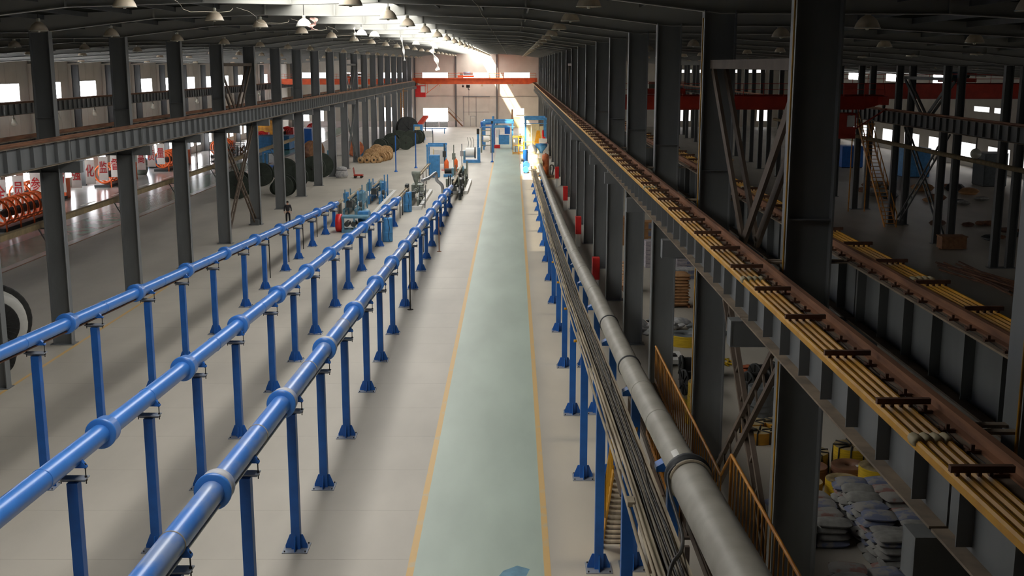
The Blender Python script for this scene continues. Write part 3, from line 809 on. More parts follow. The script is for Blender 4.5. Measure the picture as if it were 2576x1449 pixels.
# ================================================================== bracing and long conduits
def ladder(p0, p1, w, name, m, parent, up=(1, 0, 0), n=14):
    """two rails and rungs, lying between p0 and p1"""
    p0 = Vector(p0); p1 = Vector(p1); d = (p1-p0).normalized()
    s = d.cross(Vector(up)).normalized()*w/2
    obj('brace_chord', MB().bar(p0+s, p1+s, 0.11), m, parent); obj('brace_chord', MB().bar(p0-s, p1-s, 0.11), m, parent)
    for i in range(1, n):
        q = p0.lerp(p1, i/n); obj('brace_rung', MB().bar(q+s, q-s, 0.04, 0.07), m, parent)
def bracing(x, k, label, m, zt=7.9, upper=True, xo=0.0, ztop=12.4):
    y0, y1 = gy(k)+0.25, gy(k+1)-0.25
    t = thing('cross_brace', label, 'bracing', (0, 0, 0))
    ladder((x+xo, y0, zt), (x+xo, y1, 0.35), 0.5, 'brace', m, t)
    ladder((x+xo+0.1, y0, 0.35), (x+xo+0.1, y1, zt), 0.5, 'brace', m, t)
    obj('foot_block', MB().box(x-0.32, x+0.32, y0-0.05, y0+0.35, 0, 0.42), 'steel_dark', t)
    obj('foot_block', MB().box(x-0.32, x+0.32, y1-0.35, y1+0.05, 0, 0.42), 'steel_dark', t)
    if upper:
        ym = (y0+y1)/2
        for xx in (x-0.16, x+0.16):
            obj('upper_brace', MB().bar((xx, y0, ztop), (xx, ym, 8.5), 0.08, 0.26), m, t)
            obj('upper_brace', MB().bar((xx, y1, ztop), (xx, ym, 8.5), 0.08, 0.26), m, t)
        obj('strut', MB().box(x-0.25, x+0.25, y0, y1, ztop, ztop+0.22), m, t)
bracing(XL, 6, 'ladder-like steel cross brace in the left column row near the standing man', 'steel_brown')
bracing(XL, 12, 'far steel cross brace in the left column row', 'steel_dark')
bracing(XR, 0, 'brown cross brace between the nearest right columns', 'steel_brown')
bracing(XR, 8, 'far steel cross brace in the right column row', 'steel_brown')
bracing(XRR, 6, 'dark cross brace between twin columns across the right bay', 'steel_dark', ztop=11.4)

t = thing('conduit_run', 'long dusty beige conduit bracketed behind the left columns', 'conduit', (-21.3, 0, 5.4))
obj('trough', MB().box(-0.14, 0.14, 44, 112, -0.1, 0.14), 'plank', t)
br = MB().bar((0, 0, -0.1), (0.35, 0, -0.75), 0.05).bar((0, 0, -0.1), (0.4, 0, -0.1), 0.05).mesh('bracket', 'steel_dark')
for k in range(3, 9): put('bracket', br, t, (0, gy(k)+0.05, 0))
t = thing('conduit_run', 'long pale conduit crossing in front of the twin columns', 'conduit', (29.65, 0, 6.45))
obj('trough', MB().tube([(0, 48, 0), (0, 130, 0)], 0.16, 10), 'plank', t)
bs = MB().bar((0.1, 0, 0), (0.45, 0, 0.0), 0.06).mesh('bracket', 'steel_dark')
for k in range(3, 11): put('bracket', bs, t, (0, gy(k), 0))
for i, k in enumerate((-1, 0, 1)):
    c = obj('riser_conduit', MB().tube([(4.96, gy(k)-0.24, 2.5), (4.96, gy(k)-0.24, 13.7)], 0.018, 8), 'cond')
    tag(c, 'thin yellow riser conduit clipped to the %s right column' % nth(i+1), 'conduit', 'yellow riser conduits')
for i, k in enumerate((3, 5, 7, 9, 10, 11, 13)):
    c = obj('riser_conduit', MB().tube([(-20.04, gy(k)-0.26, 0.3), (-20.04, gy(k)-0.26, 8.0)], 0.025, 8), 'silver')
    tag(c, 'thin pale riser pipe on the left column row, %s from the camera' % nth(i+1), 'conduit', 'pale riser pipes')

# ================================================================== overhead cranes
def crane(x0, x1, y, z0, z1, label, m, cab_x=None, cab_z=None, trolley_x=None, hook=None, lamps=()):
    t = thing('overhead_crane', label, 'crane', (0, y, 0))
    for dy in (-0.9, 0.9):
        mb = MB().prism([(x0, z0+0.45), (x0+1.6, z0), (x1-1.6, z0), (x1, z0+0.45), (x1, z1), (x0, z1)], dy-0.22, dy+0.22)
        g = obj('bridge_girder', mb, m, t)
        obj('bottom_lip', MB().box(x0+1.6, x1-1.6, dy-0.28, dy+0.28, z0-0.03, z0+0.02), m, g)
    for x in (x0, x1-0.5):
        obj('end_truck', MB().box(x, x+0.5, -2.2, 2.2, z0+0.35, z1-0.1), m, t)
        for yy in (-1.8, 1.8): obj('wheel', MB().lathe([(0, -0.06), (0.25, -0.06), (0.25, 0.06), (0, 0.06)], 14, (x+0.25, yy, z0+0.32), 'x'), 'iron', t)
    obj('walkway', MB().box(x0+0.3, x1-0.3, -1.9, -1.12, z1-0.12, z1-0.07), m, t)
    obj('handrail', MB().tube([(x0+0.3, -1.9, z1+0.9), (x1-0.3, -1.9, z1+0.9)], 0.03, 6).tube([(x0+0.3, -1.9, z1+0.45), (x1-0.3, -1.9, z1+0.45)], 0.025, 6), m, t)
    n = int((x1-x0)/1.6); pm = MB().tube([(0, -1.9, z1-0.1), (0, -1.9, z1+0.9)], 0.025, 6).mesh('rail_post', m)
    for i in range(n+1): put('rail_post', pm, t, (x0+0.3+i*(x1-x0-0.6)/n, 0, 0))
    if trolley_x is not None:
        tr = obj('trolley', MB().box(trolley_x-1.6, trolley_x+1.6, -1.2, 1.2, z1+0.08, z1+0.5), m, t)
        obj('hoist_drum', MB().lathe([(0, -0.7), (0.32, -0.7), (0.32, 0.7), (0, 0.7)], 16, (trolley_x+0.2, 0, z1+0.85), 'x'), 'teal_mach', tr)
        obj('hoist_motor', MB().lathe([(0, -0.35), (0.26, -0.35), (0.26, 0.35), (0, 0.35)], 14, (trolley_x+1.05, 0.4, z1+0.8), 'x'), 'mach_grey', tr)
        obj('gearbox', MB().box(trolley_x-1.2, trolley_x-0.6, -0.4, 0.4, z1+0.5, z1+1.0), 'mach_grey', tr)
        obj('trolley_rail', MB().tube([(trolley_x-1.6, -1.1, z1+1.0), (trolley_x+1.6, -1.1, z1+1.0)], 0.03, 6), m, tr)
    if hook:
        hx, hz = hook
        obj('hook_block', MB().box(hx-0.35, hx+0.35, -0.25, 0.25, hz, hz+0.55).tube([(hx, 0, hz), (hx+0.05, 0, hz-0.35), (hx+0.2, 0, hz-0.45), (hx+0.32, 0, hz-0.3)], 0.07, 8), 'iron', t)
        obj('hoist_rope', MB().tube([(hx-0.2, 0, hz+0.5), (hx-0.2, 0, z1)], 0.03, 6).tube([(hx+0.2, 0, hz+0.5), (hx+0.2, 0, z1)], 0.03, 6), 'iron', t)
        obj('small_hook', MB().box(hx-1.2, hx-0.85, -0.2, 0.2, hz+0.1, hz+0.5).tube([(hx-1.02, 0, hz+0.4), (hx-1.02, 0, z1)], 0.025, 6), 'iron', t)
        obj('control_cable', MB().tube([(hx+0.15, -0.3, hz), (hx+0.15, -0.3, hz-5.4)], 0.035, 6), 'iron', t)
    if cab_x is not None:
        a, b = cab_x; c, d = cab_z
        cb = obj('cab', MB().box(a, b, -1.6, 0.0, c, c+0.9).box(a, b, -1.6, 0, d-0.15, d).box(a, a+0.75*(b-a)*0.7, -1.6, 0, c+0.9, d-0.15).box(b-0.08, b, -1.6, -1.5, c+0.9, d-0.15), 'red_dark' if m == 'red_dark' else 'red', t)
        obj('cab_window', MB().box(a+(b-a)*0.53, b-0.1, -1.57, -1.53, c+0.95, d-0.2), 'white', cb)
        obj('cab_hanger', MB().bar((a+0.2, -0.8, d), (a+0.2, -0.8, z0+0.5), 0.12).bar((b-0.1, -0.8, d), (b-0.1, -0.8, z0+0.3), 0.12), m, t)
        obj('cab_brace', MB().bar((b, -0.8, c+0.6), (b+2.6, -0.8, z0), 0.1).bar((b+0.35, -0.8, c+0.8), (b+0.35, -0.8, z0), 0.07), m, t)
    for lx in lamps:
        obj('crane_lamp', MB().lathe([(0, 0.4), (0.08, 0.38), (0.14, 0.2), (0.28, 0.0), (0.0, 0.02)], 14, (lx, -1.0, z0-0.45)), 'cream', t)
    return t
crane(-19.9, 4.75, 229.5, 8.75, 9.95, 'orange overhead crane before the far end wall of the main hall', 'orange', (-19.4, -17.4), (6.2, 8.5), -9.4, (-9.0, 8.0), (-14.5, -6.2, -0.2))
crane(-44.4, -21.3, 216, 8.9, 9.9, 'orange overhead crane at the far end of the left bay', 'orange', None, None, -30, None)
crane(6.7, 29.4, 92, 9.05, 10.15, 'dark red overhead crane crossing the dim right bay', 'red_dark', (25.6, 27.1), (6.75, 8.75), 12.0, None)
crane(31.9, 56.5, 122, 9.0, 10.6, 'dark red overhead crane in the farthest right bay', 'red_dark', None, None, 47, None)
t = thing('crane_ladder', 'yellow caged access ladder on a far left column', 'ladder', (-19.6, 200, 0))
for x in (0, 0.5): obj('stile', MB().tube([(x, 0, 0), (x, 0, 8.6)], 0.05, 8), 'amber', t)
for i in range(24): obj('rung', MB().tube([(0, 0, 0.4+i*0.34), (0.5, 0, 0.4+i*0.34)], 0.03, 6), 'amber', t)
obj('landing', MB().box(-0.4, 1.2, -0.6, 0.6, 8.0, 8.08), 'amber', t)

# ================================================================== fire boxes by the right columns
for i, y in enumerate((61.5, 78.6, 98.6, 118.0, 168)):
    t = thing('fire_box', 'red fire box on a white stand beside the right columns, %s from the camera' % nth(i+1), 'fire box', (4.55, y, 0), 0, 'fire boxes by the right columns')
    obj('cabinet', MB().box(-0.2, 0.2, -0.3, 0.3, 0.9, 2.1), 'red', t)
    obj('cabinet_door', MB().box(-0.16, 0.16, -0.33, -0.3, 0.95, 2.05), 'red', t)
    obj('stand', MB().box(-0.16, 0.16, -0.2, 0.2, 0, 0.9), 'white', t)

# ================================================================== cable drums
def drum(x, y, R, W, label, group, m='drum_green', cable=None, rz=0.0, tilt=0.0, core=0.5, spokes=8, near=1.0):
    """flanged cable reel standing on its rims, axle lying flat"""
    t = thing('cable_drum', label, 'cable drum', (x, y, 0), rz, group)
    if tilt: t.rotation_euler = (tilt, 0, rz)
    fl_ = MB().lathe([(0.09, -0.05), (R-0.06, -0.05), (R, -0.05), (R, 0.05), (R-0.06, 0.05), (0.09, 0.05), (0.09, -0.05)], 32, axis='y')
    for k in range(spokes):
        a = 2*PI*k/spokes
        fl_.bar((math.sin(a)*0.12, -0.065, math.cos(a)*0.12), (math.sin(a)*(R-0.03), -0.065, math.cos(a)*(R-0.03)), 0.05, 0.05, (0, 1, 0))
        fl_.bar((math.sin(a)*0.12, 0.065, math.cos(a)*0.12), (math.sin(a)*(R-0.03), 0.065, math.cos(a)*(R-0.03)), 0.05, 0.05, (0, 1, 0))
    me = fl_.mesh('flange', m)
    put('flange', me, t, (0, -W/2, R), (0, 0, 0), (near, 1, near)); put('flange', me, t, (0, W/2, R))
    obj('core', MB().lathe([(R*core, -W/2), (R*core, W/2)], 28, axis='y'), m, t, (0, 0, R))
    obj('hub', MB().lathe([(0, -W/2-0.1), (0.12, -W/2-0.1), (0.14, -W/2-0.04), (0.14, W/2+0.04), (0.12, W/2+0.1), (0, W/2+0.1)], 14, axis='y'), 'iron', t, (0, 0, R))
    if cable:
        rc = R*0.86
        prof = [(R*core, -W/2+0.06)]
        n = 10
        for i in range(n+1):
            w = -W/2+0.06+(W-0.12)*i/n; prof += [(rc-0.025, w), (rc, w+(W-0.12)/n*0.5)]
        prof = prof[:-1]+[(R*core, W/2-0.06)]
        obj('wound_cable', MB().lathe(prof, 28, axis='y'), cable, t, (0, 0, R))
    return t
drum(-22.35, 47.4, 1.62, 1.1, 'big drum of white cable at the left picture edge', 'cable drums', 'drum_black', 'cable_white', 0.45, spokes=28, core=0.6, near=0.66)
drum(-21.2, 44.9, 0.82, 0.5, 'small dark drum of olive cable in front of the big white one', 'cable drums', 'drum_black', 'cable_olive', 0.35, spokes=24, core=0.5)
DR = [(-26.2, 107.4, 1.35, 'dark reel standing alone behind the ladder brace'), (-27.6, 112.5, 0.95, 'dark reel leaning behind the lone big reel'),
      (-23.3, 111.2, 0.62, 'smallest dark reel lying before the big reel group'), (-22.1, 109.3, 1.05, 'dark reel with pale core at the front of the group'),
      (-26.4, 119.0, 1.2, 'dark reel at the left end of the big group'), (-24.4, 121.5, 1.35, 'dark reel second from the left in the big group'),
      (-22.3, 116.0, 1.2, 'dark reel in the middle of the big group'), (-21.9, 124.0, 1.35, 'dark reel right of the middle of the big group'),
      (-21.7, 128.6, 1.35, 'dark reel at the right end of the big group')]
for i, (x, y, R, lb) in enumerate(DR): drum(x, y, R, 0.9, lb, 'dark reels behind the left columns', 'drum_green', None, 0.15*((i % 3)-1), core=0.45)
DF = [(-19.0, 164, 1.05), (-17.6, 166.5, 1.1), (-16.2, 171, 1.05), (-18.3, 172, 1.2), (-16.0, 177, 1.25), (-17.9, 180, 1.2), (-15.4, 184, 1.1)]
for i, (x, y, R) in enumerate(DF): drum(x, y, R, 0.9, 'dark green reel in the far heap before the end wall, %s from the camera' % nth(i+1), 'dark green reels in the far heap', 'drum_green', None, 0.3*((i % 3)-1))
drum(-18.2, 196, 1.9, 1.0, 'large black reel standing near the far end wall', 'cable drums', 'drum_black', None, 0.5)
# wooden spools heap
CO = [(-19.6, 147.0, 0.42), (-18.9, 147.2, 0.42), (-18.2, 147.4, 0.42), (-17.5, 147.6, 0.42), (-19.2, 149, 0.55), (-18.2, 149.4, 0.6), (-17.1, 149.8, 0.6), (-19.0, 151, 0.8), (-17.8, 151.5, 0.85), (-16.7, 151.9, 0.6), (-18.4, 153.4, 1.0), (-17.2, 154, 0.9)]
for i, (x, y, R) in enumerate(CO): drum(x, y, R, 0.55, 'pale wooden spool in the heap behind the left columns, %s from the camera' % nth(i+1), 'pale wooden spools heap', 'wood', 'wood' if i % 2 else None, 0.5*((i % 3)-1), core=0.55)
drum(-26.3, 150, 1.35, 1.2, 'brown wooden reel on a teal cradle behind the left columns', 'cable drums', 'wood_brown', 'rust', 0.9)
drum(-22.0, 158, 1.15, 1.0, 'orange wooden reel behind the left columns', 'cable drums', 'rust_tank', None, 0.4)

# ================================================================== machines at the pipe ends
def mach(name, label, cat, loc, rz=0): return thing(name, label, cat, loc, rz)
def B(t, name, m, *b): return obj(name, MB().box(*b), m, t)
def Cy(t, name, m, p0, p1, r, n=14): return obj(name, MB().tube([p0, p1], r, n), m, t)

def extruder(loc, label, body, accent, L=7.0, ladder_=False, tall=0.0, hop=True):
    t = mach('extruder', label, 'extruder', loc)
    B(t, 'bed_beam', body, -0.55, -0.4, 0, L, 0.55, 0.72); B(t, 'bed_beam', body, 0.4, 0.55, 0, L, 0.55, 0.72)
    for y in (0.2, L*0.35, L*0.68, L-0.2):
        for x in (-0.48, 0.48): B(t, 'leg', body, x-0.07, x+0.07, y-0.07, y+0.07, 0, 0.55)
    B(t, 'gearbox', body, -0.5, 0.5, L*0.62, L*0.86, 0.72, 1.5)
    Cy(t, 'motor', accent, (0, L*0.86, 1.1), (0, L*1.05, 1.1), 0.33)
    for i in range(5): obj('motor_fin', MB().lathe([(0.30, -0.02), (0.38, -0.02), (0.38, 0.02), (0.30, 0.02)], 16, (0, L*(0.88+0.03*i), 1.1), 'y'), accent, t)
    Cy(t, 'barrel', 'silver', (0, L*0.08, 1.15), (0, L*0.62, 1.15), 0.15)
    for i in range(6):
        y = L*(0.12+0.08*i); obj('heater_band', MB().lathe([(0.15, -0.16), (0.21, -0.16), (0.21, 0.16), (0.15, 0.16)], 16, (0, y, 1.15), 'y'), 'mach_dark' if i % 2 else 'mach_grey', t)
    if not hop:
        for i in range(5):
            y = L*(0.05+0.2*i); Cy(t, 'guide_post', body, (0.62*(-1)**i, y, 0), (0.62*(-1)**i, y, 1.9+0.25*(i % 3)), 0.05, 8)
        B(t, 'guide_trough', 'tray', -0.1, 0.1, -0.2, L*0.9, 1.62, 1.74); obj('guide_wheel', MB().lathe([(0.0, -0.06), (0.42, -0.06), (0.46, 0.0), (0.42, 0.06), (0.0, 0.06)], 18, (0.3, L*0.4, 1.5), 'x'), accent, t)
    else: obj('hopper', MB().lathe([(0.1, 1.3), (0.1, 1.55), (0.42, 2.05+tall), (0.42, 2.3+tall), (0.0, 2.32+tall)], 14, (0, L*0.56, 0)), body, t)
    Cy(t, 'blower', 'mach_dark', (0.5, L*0.3, 0.85), (0.75, L*0.3, 0.85), 0.22)
    cp = B(t, 'control_panel', accent, -0.95, -0.65, L*0.4, L*0.55, 0.9, 1.7); B(cp, 'panel_face', 'white', -0.96, -0.95, L*0.42, L*0.53, 1.25, 1.62)
    B(t, 'cross_head', 'mach_dark', -0.24, 0.24, -0.1, L*0.08, 0.9, 1.4)
    for y in (L*0.15, L*0.5): Cy(t, 'cooling_pipe', 'silver', (0.35, y, 0.75), (0.35, y+L*0.25, 1.0), 0.05, 8)
    if ladder_:
        for x in (0.62, 1.15): Cy(t, 'ladder_stile', 'mach_dark', (x, -0.4, 0), (x, 0.9, 1.9), 0.04, 8)
        for i in range(5): B(t, 'ladder_step', 'mach_dark', 0.62, 1.15, -0.38+i*0.26, -0.16+i*0.26, 0.3+i*0.36, 0.34+i*0.36)
    return t
def kerb(loc, w, l, label):
    o = obj('kerb', MB().box(0, w, 0, 0.3, 0, 0.3).box(w-0.3, w, 0.3, l, 0, 0.3).box(0, w-0.3, l-0.3, l, 0, 0.3).box(0, 0.3, 0.3, l-0.3, 0, 0.3), 'white', None, loc)
    return tag(o, label, 'kerb')
extruder((-13.6, 93.5, 0), 'teal and blue extruder at the end of the leftmost blue pipe', 'teal_mach', 'blue_mach', 8, hop=False)
extruder((-12.7, 103.0, 0.0), 'blue extruder line farther along inside the left white kerb', 'blue_mach', 'teal_mach', 7, hop=False)
kerb((-14.4, 91.5, 0), 2.8, 21, 'white kerb around the machine at the leftmost blue pipe')
t = mach('gear_unit', 'blue gear unit with a red wheel guard between left and middle pipes', 'machine', (-12.6, 85.6, 0))
obj('wheel_guard', MB().lathe([(0, -0.22), (0.62, -0.22), (0.68, -0.18), (0.68, 0.18), (0.62, 0.22), (0, 0.22)], 24, (-0.65, 0, 0.7), 'x'), 'red', t)
B(t, 'base', 'teal_mach', -0.4, 1.6, -0.6, 0.6, 0, 0.25); B(t, 'corner_post', 'teal_mach', -0.35, -0.2, -0.5, -0.38, 0.25, 1.1); B(t, 'corner_post', 'teal_mach', 1.4, 1.55, -0.5, -0.38, 0.25, 1.1); B(t, 'corner_post', 'teal_mach', 0.5, 0.62, -0.5, -0.4, 0.25, 1.1); B(t, 'top_plate', 'teal_mach', -0.4, 1.6, -0.55, 0.55, 1.1, 1.25)
for i in range(3): Cy(t, 'roller', 'mach_dark', (0.0+i*0.5, -0.55, 0.65), (0.0+i*0.5, 0.5, 0.65), 0.2)
B(t, 'gear_head', 'blue_mach', 0.7, 1.5, 0.6, 1.4, 0.0, 1.45); Cy(t, 'motor', 'teal_mach', (1.1, 1.4, 1.1), (1.1, 2.6, 1.1), 0.36); B(t, 'motor_foot', 'blue_mach', 0.8, 1.4, 1.6, 2.5, 0, 0.75)
extruder((-9.0, 100.6, 0), 'grey-green extruder with small steps inside the middle white kerb', 'mach_grey', 'mach_dark', 8, True, 0.5)
kerb((-10.0, 99.0, 0), 1.95, 14, 'white kerb around the machine at the middle blue pipe')
Cy_t = mach('heat_duct', 'silver duct bending down beside the grey-green extruder', 'duct', (-7.6, 110.5, 0))
obj('duct', MB().tube(smooth([(-1.2, -1.0, 1.5), (-0.6, 0, 1.7), (0, 0.6, 2.1), (0.1, 0.6, 1.4), (0.6, 0.6, 0.9), (0.7, 0.6, 0.1)], 4), 0.16, 12), 'silver', Cy_t)
def tank(x, y, r, h, label, m='blue_mach'):
    t = thing('storage_tank', label, 'tank', (x, y, 0))
    obj('shell', MB().lathe([(0, 0.02), (r*0.94, 0.02), (r, 0.08), (r, h-0.08), (r*0.9, h-0.01), (r*0.2, h), (0, h)], 22), m, t)
    obj('band', MB().lathe([(r, h*0.35), (r+0.015, h*0.36), (r+0.015, h*0.38), (r, h*0.39)], 22), m, t)
    obj('lid', MB().lathe([(0, h+0.06), (0.14, h+0.06), (0.14, h-0.02)], 12), 'iron', t)
    obj('hose', MB().tube(smooth([(r*0.2, -r-0.02, h), (r*0.5, -r-0.03, h*0.6), (r*0.3, -r-0.03, h*0.3), (r*0.45, -r-0.03, 0.1)], 4), 0.02, 6), 'iron', t)
tank(-9.15, 97.6, 0.38, 1.75, 'blue upright tank in front of the grey-green extruder')
tank(-9.05, 80.8, 0.38, 1.75, 'blue upright tank between stands of the middle pipe')
extruder((-5.55, 106.0, 0), 'dark extruder at the end of the pipe nearest the walkway', 'mach_dark', 'mach_grey', 8, hop=False)
extruder((-5.6, 117.5, 0), 'second dark extruder behind the kerb by the walkway', 'mach_grey', 'teal_mach', 8, hop=False)
kerb((-6.6, 111.5, 0), 2.1, 12, 'white kerb around the machine nearest the walkway')
for i, (x, y, L, m) in enumerate([(-14.1, 90, 3.2, 'tray'), (-9.37, 92.5, 7.9, 'tray'), (-9.3, 112, 14, 'tray'), (-5.6, 114.6, 2.6, 'tray')]):
    z0 = 1.5 + (0.2 if i else 0)
    t = thing('feed_trough', ['beige trough from the leftmost pipe to its extruder', 'beige trough from the middle pipe to its extruder', 'beige trough behind the grey-green extruder', 'beige trough by the extruder nearest the walkway'][i], 'trough', (x, y, 0))
    obj('channel', MB().box(-0.12, 0.12, 0, L, z0, z0+0.03).box(-0.13, -0.11, 0, L, z0, z0+0.16).box(0.11, 0.13, 0, L, z0, z0+0.16), m, t)
    for j in range(4): Cy(t, 'support_leg', 'iron', (0, 0.8+j*(L-1.6)/3, 0), (0, 0.8+j*(L-1.6)/3, z0), 0.035, 8)

# blue service frame, cylinders, take-up stand
t = mach('portal_frame', 'blue portal frame with white panel behind the middle extruder', 'frame', (-10.5, 139, 0))
for x in (0, 2.1):
    for y in (0, 3.0): B(t, 'post', 'blue_mach', x-0.09, x+0.09, y-0.09, y+0.09, 0, 2.7)
for y in (0, 3.0): B(t, 'beam', 'blue_mach', -0.15, 2.25, y-0.1, y+0.1, 2.7, 2.95)
for x in (0, 2.1): B(t, 'tie_beam', 'blue_mach', x-0.08, x+0.08, 0, 3.0, 2.5, 2.7)
B(t, 'panel', 'white', 0.7, 1.9, 1.4, 1.5, 0.5, 2.2)
t = mach('control_cabinet', 'tall blue cabinet beside the blue portal frame', 'cabinet', (-8.9, 128.5, 0))
B(t, 'body', 'blue_mach', -0.6, 0.6, -0.5, 0.5, 0.05, 2.5); B(t, 'plinth', 'iron', -0.58, 0.58, -0.48, 0.48, 0, 0.05); B(t, 'door', 'blue_mach', -0.52, 0.52, -0.53, -0.5, 0.2, 2.4)
t = mach('pump_set', 'small blue pump in front of the tall blue cabinet', 'pump', (-7.4, 129, 0))
B(t, 'base', 'blue_mach', -0.5, 0.5, -0.4, 0.4, 0, 0.3); Cy(t, 'motor', 'iron', (-0.4, 0, 0.65), (0.4, 0, 0.65), 0.3)
for i, (x, y) in enumerate(((-7.9, 134.5), (-6.9, 136))):
    t = thing('gas_cylinder', ['orange-red gas cylinder nearer the blue frame', 'orange-red gas cylinder nearer the walkway'][i], 'cylinder', (x, y, 0), 0, 'orange gas cylinders')
    obj('bottle', MB().lathe([(0, 0), (0.27, 0), (0.27, 1.2), (0.18, 1.4), (0.06, 1.5), (0.06, 1.6), (0, 1.6)], 16), 'mach_orange', t)
    obj('valve', MB().lathe([(0, 1.75), (0.08, 1.75), (0.08, 1.6)], 10), 'silver', t)
for i, (x, y, h, m) in enumerate([(-6.9, 132, 3.4, 'mach_grey'), (-8.3, 137, 3.2, 'mach_dark'), (-6.3, 139.5, 3.0, 'silver'), (-9.4, 134, 2.8, 'cream')]):
    t = thing('sensor_post', ['grey-green', 'dark', 'silver', 'cream'][i]+' instrument post among the machines behind the middle extruder', 'post', (x, y, 0))
    Cy(t, 'post', m, (0, 0, 0), (0, 0, h), 0.06, 8); B(t, 'meter_box', m, -0.2, 0.2, -0.12, 0.12, h*0.5, h*0.72); B(t, 'foot', 'red', -0.35, 0.35, -0.25, 0.25, 0, 0.08)
t = mach('take_up_stand', 'blue take-up stand with a white drum left of the walkway', 'machine', (-5.4, 148.5, 0))
B(t, 'base', 'blue_mach', -1.1, 1.1, -0.9, 0.9, 0, 0.35); B(t, 'side_arm', 'blue_mach', 0.75, 1.1, -0.7, 0.7, 0.35, 1.9); B(t, 'side_arm', 'teal_mach', -1.1, -0.85, -0.6, 0.6, 0.35, 1.5)
Cy(t, 'drum', 'white', (-0.8, 0, 1.25), (0.35, 0, 1.25), 0.62, 24); Cy(t, 'drum_flange', 'iron', (0.35, 0, 1.25), (0.5, 0, 1.25), 0.75, 24)
Cy(t, 'mast', 'blue_mach', (0.8, 0.9, 0), (0.8, 0.9, 3.8), 0.13, 8); B(t, 'mast_head', 'iron', 0.62, 0.98, 0.75, 1.05, 3.6, 4.3)
for i, dx in enumerate((-0.5, -0.15, 0.2)): obj('antenna', MB().tube(smooth([(dx, 0.5, 1.9), (dx+0.05, 0.5, 2.6), (dx-0.1, 0.5, 3.2)], 3), 0.03, 6), 'iron', t)
for i, (x, y, h) in enumerate([(-13.95, 135, 4.3), (-12.0, 140, 4.3), (-2.75, 148.6, 5.0)]):
    t = thing('blue_pole', ['slim blue pole left on the open floor beside the spools', 'slim blue pole right on the open floor beside the spools', 'slim blue pole at the end of the walkway line'][i], 'pole', (x, y, 0))
    Cy(t, 'pole', 'blue_post', (0, 0, 0), (0, 0, h), 0.07, 8)
    obj('foot', MB().lathe([(0, 0.22), (0.09, 0.22), (0.22, 0.02), (0.22, 0), (0, 0)], 4), 'blue_post', t); B(t, 'head', 'iron', -0.12, 0.12, -0.1, 0.1, h, h+0.35)

# far end of the line: blue gantries, yellow cage, cream cabinets
def gantry(loc, w, d, h, label, m='blue_mach'):
    t = thing('gantry_frame', label, 'frame', loc)
    for x in (0, w):
        for y in (0, d): B(t, 'post', m, x-0.12, x+0.12, y-0.12, y+0.12, 0, h)
    for y in (0, d): B(t, 'beam', m, -0.2, w+0.2, y-0.15, y+0.15, h, h+0.35)
    for x in (0, w): B(t, 'tie_beam', m, x-0.1, x+0.1, 0.15, d-0.15, h-0.05, h+0.3)
    Cy(t, 'air_pipe', m, (-0.3, -0.3, h-0.5), (w+0.3, -0.3, h-0.5), 0.06, 8)
    return t
gantry((-4.4, 171, 0), 4.3, 6, 3.9, 'blue gantry frame left of the yellow cage')
gantry((1.9, 173, 0), 3.0, 6, 4.3, 'blue gantry frame over the cream cabinets')
gantry((-4.9, 178, 0), 1.9, 4, 3.4, 'thin blue gantry frame farthest along the walkway', 'blue_post')
t = mach('process_unit', 'blue process unit with red and white parts under the left gantry', 'machine', (-2.2, 174, 0))
B(t, 'cabinet', 'blue_mach', 0, 1.6, -0.5, 0.7, 0.6, 2.0); B(t, 'screen', 'blue_post', 0.9, 1.7, -0.7, -0.5, 2.2, 3.4); B(t, 'base', 'red', -1.2, 0.2, -0.4, 0.4, 0, 0.5)
Cy(t, 'roll', 'mach_orange', (-0.9, 0, 1.0), (-0.9, 0, 2.9), 0.25); Cy(t, 'roll', 'white', (-0.1, 0, 1.6), (-0.1, 0, 2.8), 0.3); B(t, 'hood', 'teal_mach', -1.0, 1.5, -0.3, 0.5, 3.1, 3.5)
t = mach('tension_rack', 'grey tension rack with white drum left of the blue gantry', 'rack', (-4.6, 165, 0))
for x in (0, 1.4): Cy(t, 'upright', 'mach_grey', (x, 0, 0), (x, 0, 3.6), 0.12, 8)
for z in (1.0, 1.7, 2.4, 3.1): B(t, 'crossbar', 'mach_grey', 0, 1.4, -0.08, 0.08, z, z+0.12)
Cy(t, 'drum', 'white', (0.3, -0.3, 2.0), (1.1, -0.3, 2.0), 0.45, 18); Cy(t, 'mast', 'blue_mach', (1.7, 0.4, 0), (1.7, 0.4, 5.2), 0.16, 8)
t = mach('safety_cage', 'yellow mesh safety cage at the end of the walkway', 'cage', (-0.05, 161.6, 0))
for x in (0, 0.8, 1.6):
    for y in (0, 2.6): B(t, 'post', 'yellow', x-0.05, x+0.05, y-0.05, y+0.05, 0, 2.5)
for z in (0.05, 1.25, 2.4):
    for y in (0, 2.6): B(t, 'rail', 'yellow', 0, 1.6, y-0.04, y+0.04, z, z+0.09)
    for x in (0, 1.6): B(t, 'rail', 'yellow', x-0.04, x+0.04, 0, 2.6, z, z+0.09)
for i in range(9): Cy(t, 'bar', 'yellow', (1.6, 0.2+i*0.28, 0.1), (1.6, 0.2+i*0.28, 2.4), 0.03, 6)
B(t, 'sign_plate', 'white', 0.05, 0.3, -0.08, -0.05, 1.7, 2.1)
